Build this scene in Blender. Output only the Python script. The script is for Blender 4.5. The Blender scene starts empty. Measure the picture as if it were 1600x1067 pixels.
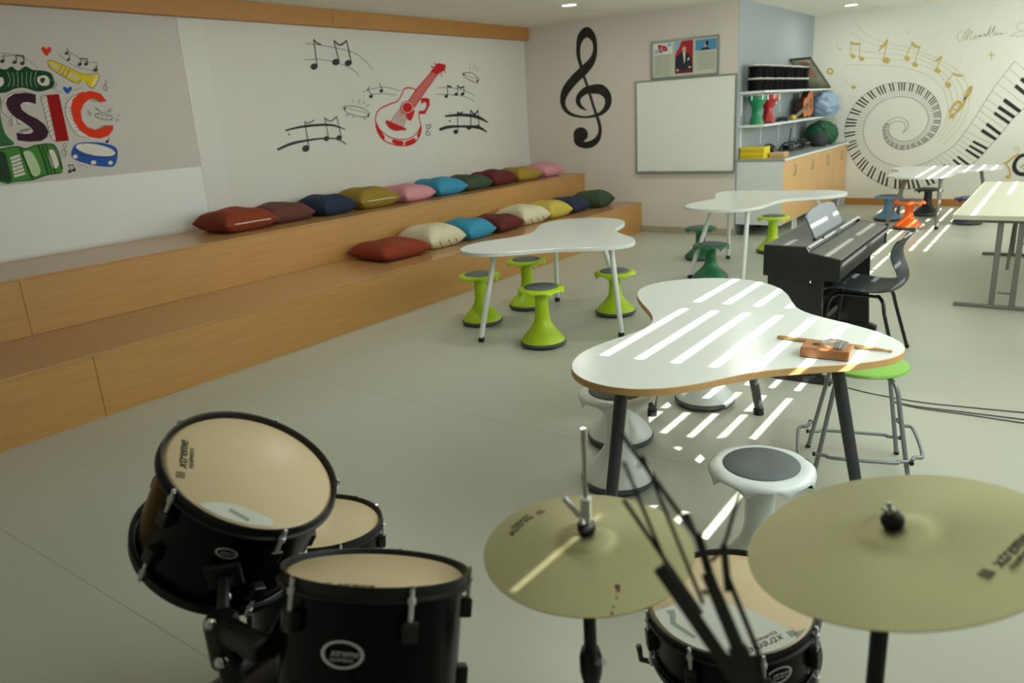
import bpy, bmesh, math, random
from mathutils import Vector, Matrix
random.seed(7)
S = bpy.context.scene
COL = S.collection

# ------------------------------------------------------------------ camera
YAW, PITCH, ROLL = -0.6387, 0.2912, -0.0614
fw = Vector((math.sin(YAW)*math.cos(PITCH), math.cos(YAW)*math.cos(PITCH), -math.sin(PITCH)))
rt = Vector((math.cos(YAW), -math.sin(YAW), 0.0))
up = rt.cross(fw)
rt2 = rt*math.cos(ROLL) + up*math.sin(ROLL)
up2 = -rt*math.sin(ROLL) + up*math.cos(ROLL)
cam_d = bpy.data.cameras.new('camera')
cam = bpy.data.objects.new('camera', cam_d); COL.objects.link(cam)
M = Matrix((rt2, up2, -fw)).transposed().to_4x4(); M.translation = (0, 0, 1.6)
cam.matrix_world = M
cam_d.sensor_width = 36.0
cam_d.lens = 1179.02/1600*36.0
cam_d.clip_start = 0.05
cam_d.dof.use_dof = True
cam_d.dof.focus_distance = 3.1
cam_d.dof.aperture_fstop = 3.2
S.camera = cam

# ------------------------------------------------------------------ light and exposure
S.view_settings.view_transform = 'Standard'
S.view_settings.look = 'None'
S.view_settings.gamma = 1.0
S.view_settings.use_curve_mapping = False
S.view_settings.exposure = -0.16
try:
    S.cycles.use_denoising = True
    S.cycles.max_bounces = 8
    S.cycles.sample_clamp_indirect = 4.0
except Exception:
    pass
world = bpy.data.worlds.new('world'); S.world = world; world.use_nodes = True
bg = world.node_tree.nodes['Background']
bg.inputs['Color'].default_value = (0.62, 0.78, 1.0, 1); bg.inputs['Strength'].default_value = 1.0

TANE = 0.9777                       # tangent of the sun's elevation
sun_d = bpy.data.lights.new('sun', 'SUN'); sun_d.energy = 24.0; sun_d.angle = math.radians(0.35)
sun_d.color = (1.0, 0.96, 0.86)
sun = bpy.data.objects.new('sun', sun_d); COL.objects.link(sun)
sdir = Vector((-1.0, -0.115, -TANE)).normalized()
sun.rotation_euler = sdir.to_track_quat('-Z', 'Y').to_euler(); sun.location = (4, 5, 5)

WX = 0.45                           # inner face of the window wall
def area(name, loc, sx, sy, e, d, col=(0.93, 1.0, 0.955)):
    l = bpy.data.lights.new(name, 'AREA'); l.shape = 'RECTANGLE'; l.size = sx; l.size_y = sy; l.energy = e; l.color = col
    o = bpy.data.objects.new(name, l); COL.objects.link(o); o.location = loc
    o.rotation_euler = Vector(d).to_track_quat('-Z', 'Y').to_euler()
    return o
area('window_daylight', (WX-0.03, 3.4, 1.75), 3.6, 1.4, 78.0, (-1, 0, -0.12))
area('window_daylight_far', (WX-0.03, 8.9, 1.75), 6.4, 1.4, 112.0, (-1, 0, -0.12))

# ------------------------------------------------------------------ materials
def lin(c):
    return tuple((v/12.92 if v <= 0.04045 else ((v+0.055)/1.055)**2.4) for v in (x/255 for x in c))
MATS = {}
def mat(name, rgb, rough=0.5, metal=0.0, var=0.05, scale=18.0, bump=0.0, bscale=120.0, coat=0.0, stretch=None, spec=None, emit=None, alpha=None):
    if name in MATS: return MATS[name]
    m = bpy.data.materials.new(name); m.use_nodes = True
    nt = m.node_tree; b = nt.nodes['Principled BSDF']
    c = lin(rgb)
    tc = nt.nodes.new('ShaderNodeTexCoord'); mp = nt.nodes.new('ShaderNodeMapping')
    nt.links.new(tc.outputs['Object'], mp.inputs['Vector'])
    if stretch: mp.inputs['Scale'].default_value = stretch
    nz = nt.nodes.new('ShaderNodeTexNoise'); nz.inputs['Scale'].default_value = scale; nz.inputs['Detail'].default_value = 4
    nt.links.new(mp.outputs['Vector'], nz.inputs['Vector'])
    rp = nt.nodes.new('ShaderNodeValToRGB')
    rp.color_ramp.elements[0].position = 0.3; rp.color_ramp.elements[1].position = 0.7
    rp.color_ramp.elements[0].color = tuple(v*(1-var) for v in c)+(1,)
    rp.color_ramp.elements[1].color = tuple(min(1, v*(1+var)) for v in c)+(1,)
    nt.links.new(nz.outputs['Fac'], rp.inputs['Fac']); nt.links.new(rp.outputs['Color'], b.inputs['Base Color'])
    b.inputs['Roughness'].default_value = rough; b.inputs['Metallic'].default_value = metal
    if coat: b.inputs['Coat Weight'].default_value = coat; b.inputs['Coat Roughness'].default_value = 0.08
    if spec is not None: b.inputs['Specular IOR Level'].default_value = spec
    if bump:
        n2 = nt.nodes.new('ShaderNodeTexNoise'); n2.inputs['Scale'].default_value = bscale; n2.inputs['Detail'].default_value = 3
        nt.links.new(tc.outputs['Object'], n2.inputs['Vector'])
        bp = nt.nodes.new('ShaderNodeBump'); bp.inputs['Strength'].default_value = bump; bp.inputs['Distance'].default_value = 0.003
        nt.links.new(n2.outputs['Fac'], bp.inputs['Height']); nt.links.new(bp.outputs['Normal'], b.inputs['Normal'])
    if emit:
        b.inputs['Emission Color'].default_value = lin(emit[0])+(1,); b.inputs['Emission Strength'].default_value = emit[1]
    if alpha is not None: b.inputs['Alpha'].default_value = alpha
    MATS[name] = m
    return m

# floor: vinyl sheets two metres wide with thin welded seams
def floor_mat():
    m = mat('floor_vinyl', (182, 185, 170), rough=0.33, var=0.035, scale=1.3, bump=0.05, bscale=9)
    nt = m.node_tree; b = nt.nodes['Principled BSDF']; rp = [n for n in nt.nodes if n.type == 'VALTORGB'][0]
    geo = nt.nodes.new('ShaderNodeNewGeometry'); sp = nt.nodes.new('ShaderNodeSeparateXYZ'); nt.links.new(geo.outputs['Position'], sp.inputs[0])
    def mth(op, a, v=None, link2=None):
        n = nt.nodes.new('ShaderNodeMath'); n.operation = op; nt.links.new(a, n.inputs[0])
        if link2 is not None: nt.links.new(link2, n.inputs[1])
        elif v is not None: n.inputs[1].default_value = v
        return n.outputs[0]
    a = mth('ADD', sp.outputs['Y'], 19.0); a = mth('MODULO', a, 2.0); a = mth('SUBTRACT', a, 0.02); a = mth('ABSOLUTE', a); a = mth('LESS_THAN', a, 0.0028)
    mx = nt.nodes.new('ShaderNodeMix'); mx.data_type = 'RGBA'; nt.links.new(a, mx.inputs['Factor'])
    nt.links.new(rp.outputs['Color'], mx.inputs['A']); mx.inputs['B'].default_value = lin((158, 158, 142))+(1,)
    nt.links.new(mx.outputs['Result'], b.inputs['Base Color'])
    return m
FLOOR = floor_mat()
def ceil_mat():
    m = mat('ceiling_tiles', (236, 234, 222), rough=0.85, var=0.02, scale=30, bump=0.08, bscale=200)
    nt = m.node_tree; b = nt.nodes['Principled BSDF']; rp = [n for n in nt.nodes if n.type == 'VALTORGB'][0]
    geo = nt.nodes.new('ShaderNodeNewGeometry')
    br = nt.nodes.new('ShaderNodeTexBrick'); br.offset = 0.0; br.inputs['Scale'].default_value = 1.0
    br.inputs['Brick Width'].default_value = 0.6; br.inputs['Row Height'].default_value = 0.6; br.inputs['Mortar Size'].default_value = 0.006
    br.inputs['Color1'].default_value = (1, 1, 1, 1); br.inputs['Color2'].default_value = (0.96, 0.96, 0.96, 1); br.inputs['Mortar'].default_value = (0.8, 0.8, 0.78, 1)
    nt.links.new(geo.outputs['Position'], br.inputs['Vector'])
    mx = nt.nodes.new('ShaderNodeMix'); mx.data_type = 'RGBA'; mx.blend_type = 'MULTIPLY'; mx.inputs['Factor'].default_value = 1
    nt.links.new(rp.outputs['Color'], mx.inputs['A']); nt.links.new(br.outputs['Color'], mx.inputs['B']); nt.links.new(mx.outputs['Result'], b.inputs['Base Color'])
    return m
CEIL = ceil_mat()
P_LEFT = mat('paint_left', (210, 208, 200), 0.75, var=0.015, scale=2)
P_MURAL = mat('paint_mural', (194, 188, 182), 0.7, var=0.015, scale=2)
P_LOW = mat('paint_low_white', (220, 223, 220), 0.6, var=0.01, scale=2)
P_BACK = mat('paint_back', (216, 209, 200), 0.7, var=0.015, scale=2)
P_RET = mat('paint_return', (150, 158, 160), 0.7, var=0.015, scale=2)
P_FAR = mat('paint_far', (220, 220, 208), 0.6, var=0.01, scale=2)
P_DADO = mat('paint_dado', (168, 162, 138), 0.6, var=0.03, scale=5)
WOODF = mat('beech_laminate_face', (182, 136, 76), 0.42, var=0.09, scale=6, stretch=(6, 0.5, 9), bump=0.05)
WOODT = mat('beech_laminate_tread', (178, 136, 88), 0.2, var=0.07, scale=6, stretch=(9, 0.5, 6), bump=0.04)
WOODB = mat('beech_beam', (176, 122, 60), 0.5, var=0.06, scale=6, stretch=(6, 0.4, 6))
WOODC = mat('cabinet_beech', (208, 166, 112), 0.45, var=0.05, scale=5, stretch=(6, 6, 0.6))
WOODE = mat('plywood_edge', (196, 158, 104), 0.5, var=0.1, scale=20, stretch=(1, 1, 14))
WHITE_T = mat('white_laminate', (216, 221, 217), 0.22, var=0.01, scale=4)
WHITE_M = mat('white_powder_coat', (222, 226, 224), 0.35, var=0.02)
CABW = mat('cabinet_white', (214, 219, 220), 0.4, var=0.01)
COUNTER = mat('counter_grey', (150, 156, 154), 0.35, var=0.03)
BLACKP = mat('black_paint', (24, 25, 25), 0.35, var=0.1)
PIANO = mat('piano_black', (30, 31, 31), 0.38, var=0.12, scale=30, bump=0.03)
PIANOTOP = mat('piano_top', (78, 80, 76), 0.34, var=0.08, scale=30)
GLASSY = mat('grey_gloss_panel', (110, 116, 120), 0.42, var=0.03, spec=0.3)
BRIGHT = mat('bright_chrome', (226, 229, 230), 0.28, 0.45, var=0.02)
STANDG = mat('stand_grey_black', (50, 52, 47), 0.5, var=0.08)
DRUMB = mat('drum_black', (8, 8, 8), 0.6, spec=0.1)
CHROME = mat('chrome', (205, 210, 212), 0.18, 1.0, var=0.03)
STEEL = mat('grey_steel', (142, 147, 150), 0.38, 0.35, var=0.05)
GREYL = mat('dark_grey_leg', (62, 66, 68), 0.4, 0.2, var=0.06)
GREYT = mat('grey_table_leg', (128, 130, 122), 0.4, 0.3, var=0.05)
RUBBER = mat('black_rubber', (22, 22, 22), 0.7)
PADG = mat('grey_seat_pad', (98, 104, 104), 0.75, var=0.06, bump=0.15, bscale=400)
RINGG = mat('grey_base_ring', (84, 88, 88), 0.7)
LIME = mat('lime_plastic', (176, 208, 26), 0.35, var=0.03)
DGREEN = mat('dark_green_plastic', (30, 104, 70), 0.4, var=0.04)
WHITEP = mat('white_plastic', (220, 228, 226), 0.28, var=0.02)
BLUEP = mat('blue_plastic', (96, 146, 190), 0.4)
ORANGEP = mat('orange_plastic', (240, 104, 30), 0.35)
BLACKS = mat('black_plastic', (44, 46, 44), 0.4)
NAVYP = mat('navy_plastic', (40, 50, 92), 0.4)
GREENS = mat('green_seat', (126, 182, 66), 0.3, var=0.03)
CHAIRB = mat('charcoal_shell', (52, 58, 60), 0.42, var=0.05, bump=0.1, bscale=300)
BEIGET = mat('beige_laminate', (204, 204, 182), 0.3, var=0.015)
SKIN = mat('drum_head', (204, 184, 146), 0.35, var=0.04, scale=9)
SKINW = mat('drum_head_off_white', (196, 200, 190), 0.3, var=0.02)  # opaque off-white: lower heads and flat areas on the batter heads
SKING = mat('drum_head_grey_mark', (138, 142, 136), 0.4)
SHELL = mat('black_lacquer', (9, 9, 10), 0.25, var=0.05, spec=0.18)
HOOPM = mat('black_hoop', (28, 29, 30), 0.4, 0.2)
INK = mat('black_ink', (26, 25, 22), 0.6)
INKF = mat('faded_ink', (120, 112, 88), 0.6)
def cymbal_mat():
    m = mat('bronze', (174, 171, 132), 0.42, 0.8, var=0.06, scale=5)
    nt = m.node_tree; b = nt.nodes['Principled BSDF']
    tc = [n for n in nt.nodes if n.type == 'TEX_COORD'][0]
    wv = nt.nodes.new('ShaderNodeTexWave'); wv.wave_type = 'RINGS'; wv.rings_direction = 'Z'; wv.inputs['Scale'].default_value = 90; wv.inputs['Distortion'].default_value = 0.3
    nt.links.new(tc.outputs['Object'], wv.inputs['Vector'])
    bp = nt.nodes.new('ShaderNodeBump'); bp.inputs['Strength'].default_value = 0.12; bp.inputs['Distance'].default_value = 0.001
    nt.links.new(wv.outputs['Fac'], bp.inputs['Height']); nt.links.new(bp.outputs['Normal'], b.inputs['Normal'])
    b.inputs['Anisotropic'].default_value = 0.5
    return m
BRONZE = cymbal_mat()
AC = {'black': INK, 'sketch': mat('ink_grey', (118, 116, 108), 0.7, spec=0.12), 'paper': P_LEFT, 'red': mat('ink_red', (190, 34, 34), 0.6, spec=0.12),
      'darkred': mat('ink_dark_red', (120, 20, 20), 0.6, spec=0.12), 'pinkred': mat('ink_pink_red', (196, 108, 100), 0.6, spec=0.12),
      'muralwhite': mat('ink_white', (214, 208, 198), 0.6, spec=0.12), 'green': mat('ink_green', (52, 104, 62), 0.6, spec=0.12), 'plum': mat('ink_plum', (56, 28, 46), 0.6, spec=0.12),
      'crimson': mat('ink_crimson', (150, 12, 12), 0.6, spec=0.12), 'orange': mat('ink_orange', (214, 54, 20), 0.6, spec=0.12), 'blue': mat('ink_blue', (42, 84, 158), 0.6, spec=0.12),
      'yellow': mat('ink_yellow', (216, 190, 36), 0.6, spec=0.12), 'paleyellow': mat('ink_pale_yellow', (226, 214, 130), 0.6, spec=0.12),
      'darkgreen': mat('ink_dark_green', (26, 66, 42), 0.6, spec=0.12), 'midgreen': mat('ink_mid_green', (70, 130, 56), 0.6, spec=0.12), 'palegreen': mat('ink_pale_green', (178, 200, 160), 0.6, spec=0.12),
      'gold': mat('ink_gold', (196, 170, 92), 0.5, spec=0.12), 'palegold': mat('ink_pale_gold', (212, 204, 168), 0.5, spec=0.12), 'farpaint': P_FAR,
      'script': mat('ink_script', (202, 198, 176), 0.5, spec=0.12), 'keyline': mat('ink_key_line', (150, 152, 146), 0.6, spec=0.12)}

# ------------------------------------------------------------------ mesh helpers
class MB:
    def __init__(s): s.v, s.f, s.m, s.mats = [], [], [], []
    def mi(s, m):
        if m not in s.mats: s.mats.append(m)
        return s.mats.index(m)
    def add(s, vs, fs, m):
        o = len(s.v); k = s.mi(m); s.v += [tuple(p) for p in vs]
        for f in fs: s.f.append([i+o for i in f]); s.m.append(k)
        return s
    def box(s, a, b, m, R=None):
        x0, y0, z0 = a; x1, y1, z1 = b
        vs = [Vector(p) for p in ((x0,y0,z0),(x1,y0,z0),(x1,y1,z0),(x0,y1,z0),(x0,y0,z1),(x1,y0,z1),(x1,y1,z1),(x0,y1,z1))]
        if R is not None: vs = [R @ p for p in vs]
        return s.add(vs, [(3,2,1,0),(4,5,6,7),(0,1,5,4),(1,2,6,5),(2,3,7,6),(3,0,4,7)], m)
    def tube(s, pts, r, m, n=12, cap=True):
        pts = [Vector(p) for p in pts]; rs = r if isinstance(r, (list, tuple)) else [r]*len(pts)
        vs, fs = [], []; u = None
        for i, p in enumerate(pts):
            d = ((pts[min(i+1, len(pts)-1)]-p).normalized() + (p-pts[max(i-1, 0)]).normalized())
            d = d.normalized() if d.length > 1e-6 else Vector((0, 0, 1))
            if u is None: u = d.orthogonal().normalized()
            u = (u - d*u.dot(d)); u = u.normalized() if u.length > 1e-6 else d.orthogonal().normalized()
            w = d.cross(u)
            for k in range(n):
                a = 2*math.pi*k/n; vs.append(p + (u*math.cos(a)+w*math.sin(a))*rs[i])
        for i in range(len(pts)-1):
            for k in range(n): fs.append((i*n+k, i*n+(k+1) % n, (i+1)*n+(k+1) % n, (i+1)*n+k))
        if cap: fs.append(tuple(range(n))[::-1]); fs.append(tuple((len(pts)-1)*n+k for k in range(n)))
        return s.add(vs, fs, m)
    def lathe(s, prof, m, n=40, c=(0, 0, 0), close=False):
        vs, fs = [], []; L = len(prof)
        for r, z in prof:
            for k in range(n):
                a = 2*math.pi*k/n; vs.append((c[0]+r*math.cos(a), c[1]+r*math.sin(a), c[2]+z))
        for i in range(L if close else L-1):
            j = (i+1) % L
            for k in range(n): fs.append((i*n+k, i*n+(k+1) % n, j*n+(k+1) % n, j*n+k))
        if not close:
            if prof[0][0] > 1e-6: fs.append(tuple(range(n))[::-1])
            if prof[-1][0] > 1e-6: fs.append(tuple((L-1)*n+k for k in range(n)))
        return s.add(vs, fs, m)
    def prism(s, out, z0, z1, mt, ms=None, mbot=None):
        n = len(out); vs = [(x, y, z0) for x, y in out]+[(x, y, z1) for x, y in out]
        s.add(vs, [tuple(range(n, 2*n))], mt)
        o = len(s.v)-2*n
        k = s.mi(mbot or mt); s.f.append([o+i for i in range(n)][::-1]); s.m.append(k)
        k = s.mi(ms or mt)
        for i in range(n): s.f.append([o+i, o+(i+1) % n, o+n+(i+1) % n, o+n+i]); s.m.append(k)
        return s
    def sphere(s, c, r, m, n=16, sc=(1, 1, 1)):
        h = n//2
        prof = [(max(0.0, math.sin(math.pi*i/h))*r, -math.cos(math.pi*i/h)*r) for i in range(h+1)]
        vs, fs = [], []
        for rr, z in prof:
            for k in range(n):
                a = 2*math.pi*k/n; vs.append((c[0]+rr*math.cos(a)*sc[0], c[1]+rr*math.sin(a)*sc[1], c[2]+z*sc[2]))
        for i in range(h):
            for k in range(n): fs.append((i*n+k, i*n+(k+1) % n, (i+1)*n+(k+1) % n, (i+1)*n+k))
        return s.add(vs, fs, m)
    def xf(s, R): s.v = [tuple(R @ Vector(p)) for p in s.v]; return s
    def build(s, name, parent=None, bevel=0.0, smooth=None, loc=None, sub=0):
        me = bpy.data.meshes.new(name); me.from_pydata(s.v, [], s.f)
        for m in s.mats: me.materials.append(m)
        for p, k in zip(me.polygons, s.m): p.material_index = k
        bm = bmesh.new(); bm.from_mesh(me); bmesh.ops.remove_doubles(bm, verts=bm.verts, dist=1e-6)
        bmesh.ops.dissolve_degenerate(bm, dist=1e-7, edges=bm.edges)
        bmesh.ops.recalc_face_normals(bm, faces=bm.faces); bm.to_mesh(me); bm.free()
        o = bpy.data.objects.new(name, me); COL.objects.link(o)
        if parent is not None: o.parent = parent
        if loc: o.location = loc
        if smooth is not None:
            me.shade_smooth()
            if smooth < 180:
                try: me.set_sharp_from_angle(angle=math.radians(smooth))
                except Exception: pass
        if bevel:
            b = o.modifiers.new('bevel', 'BEVEL'); b.width = bevel; b.segments = 2; b.limit_method = 'ANGLE'; b.angle_limit = math.radians(40)
            b.harden_normals = False
        if sub:
            q = o.modifiers.new('subsurf', 'SUBSURF'); q.levels = sub; q.render_levels = sub
        return o
def thing(name, label, cat, loc=(0, 0, 0), rz=0.0, group=None, mw=None):
    o = bpy.data.objects.new(name, None); COL.objects.link(o); o.empty_display_size = 0.1
    if mw is not None: o.matrix_world = mw
    else: o.location = loc; o.rotation_euler = (0, 0, rz)
    o['label'] = label; o['category'] = cat
    if group: o['group'] = group
    return o
def tag(o, label, cat, group=None):
    o['label'] = label; o['category'] = cat
    if group: o['group'] = group
    return o
def struct(o): o['kind'] = 'structure'; return o
def dup(root, loc, rz, label, group=None):
    r = root.copy(); COL.objects.link(r); r.location = loc; r.rotation_euler = (0, 0, rz); r['label'] = label
    if group: r['group'] = group
    for ch in list(root.children):
        c = ch.copy(); COL.objects.link(c); c.parent = r
        for g in list(ch.children):
            d = g.copy(); COL.objects.link(d); d.parent = c
    return r
def spline(pts, k=6, closed=False):
    n = len(pts); out = []
    for i in range(n if closed else n-1):
        p = [pts[(i+j) % n] if closed else pts[min(max(i+j, 0), n-1)] for j in (-1, 0, 1, 2)]
        for t in range(k):
            u = t/k
            out.append(tuple(0.5*((2*p[1][d])+(-p[0][d]+p[2][d])*u+(2*p[0][d]-5*p[1][d]+4*p[2][d]-p[3][d])*u*u+(-p[0][d]+3*p[1][d]-3*p[2][d]+p[3][d])*u**3) for d in range(len(pts[0]))))
    if not closed: out.append(tuple(pts[-1]))
    return out
def text_mesh(txt, size, m, name, parent, mw, shear=0.25, align='LEFT'):
    cu = bpy.data.curves.new('lettering', 'FONT'); cu.body = txt; cu.size = size; cu.shear = shear; cu.align_x = align; cu.resolution_u = 3
    cu.extrude = 0.0003
    t = bpy.data.objects.new('lettering', cu); COL.objects.link(t)
    bpy.context.view_layer.update()
    me = bpy.data.meshes.new_from_object(t.evaluated_get(bpy.context.evaluated_depsgraph_get()))
    bpy.data.objects.remove(t); bpy.data.curves.remove(cu)
    me.materials.clear(); me.materials.append(m); me.name = name
    o = bpy.data.objects.new(name, me); COL.objects.link(o); o.parent = parent; o.matrix_local = mw
    return o
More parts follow.
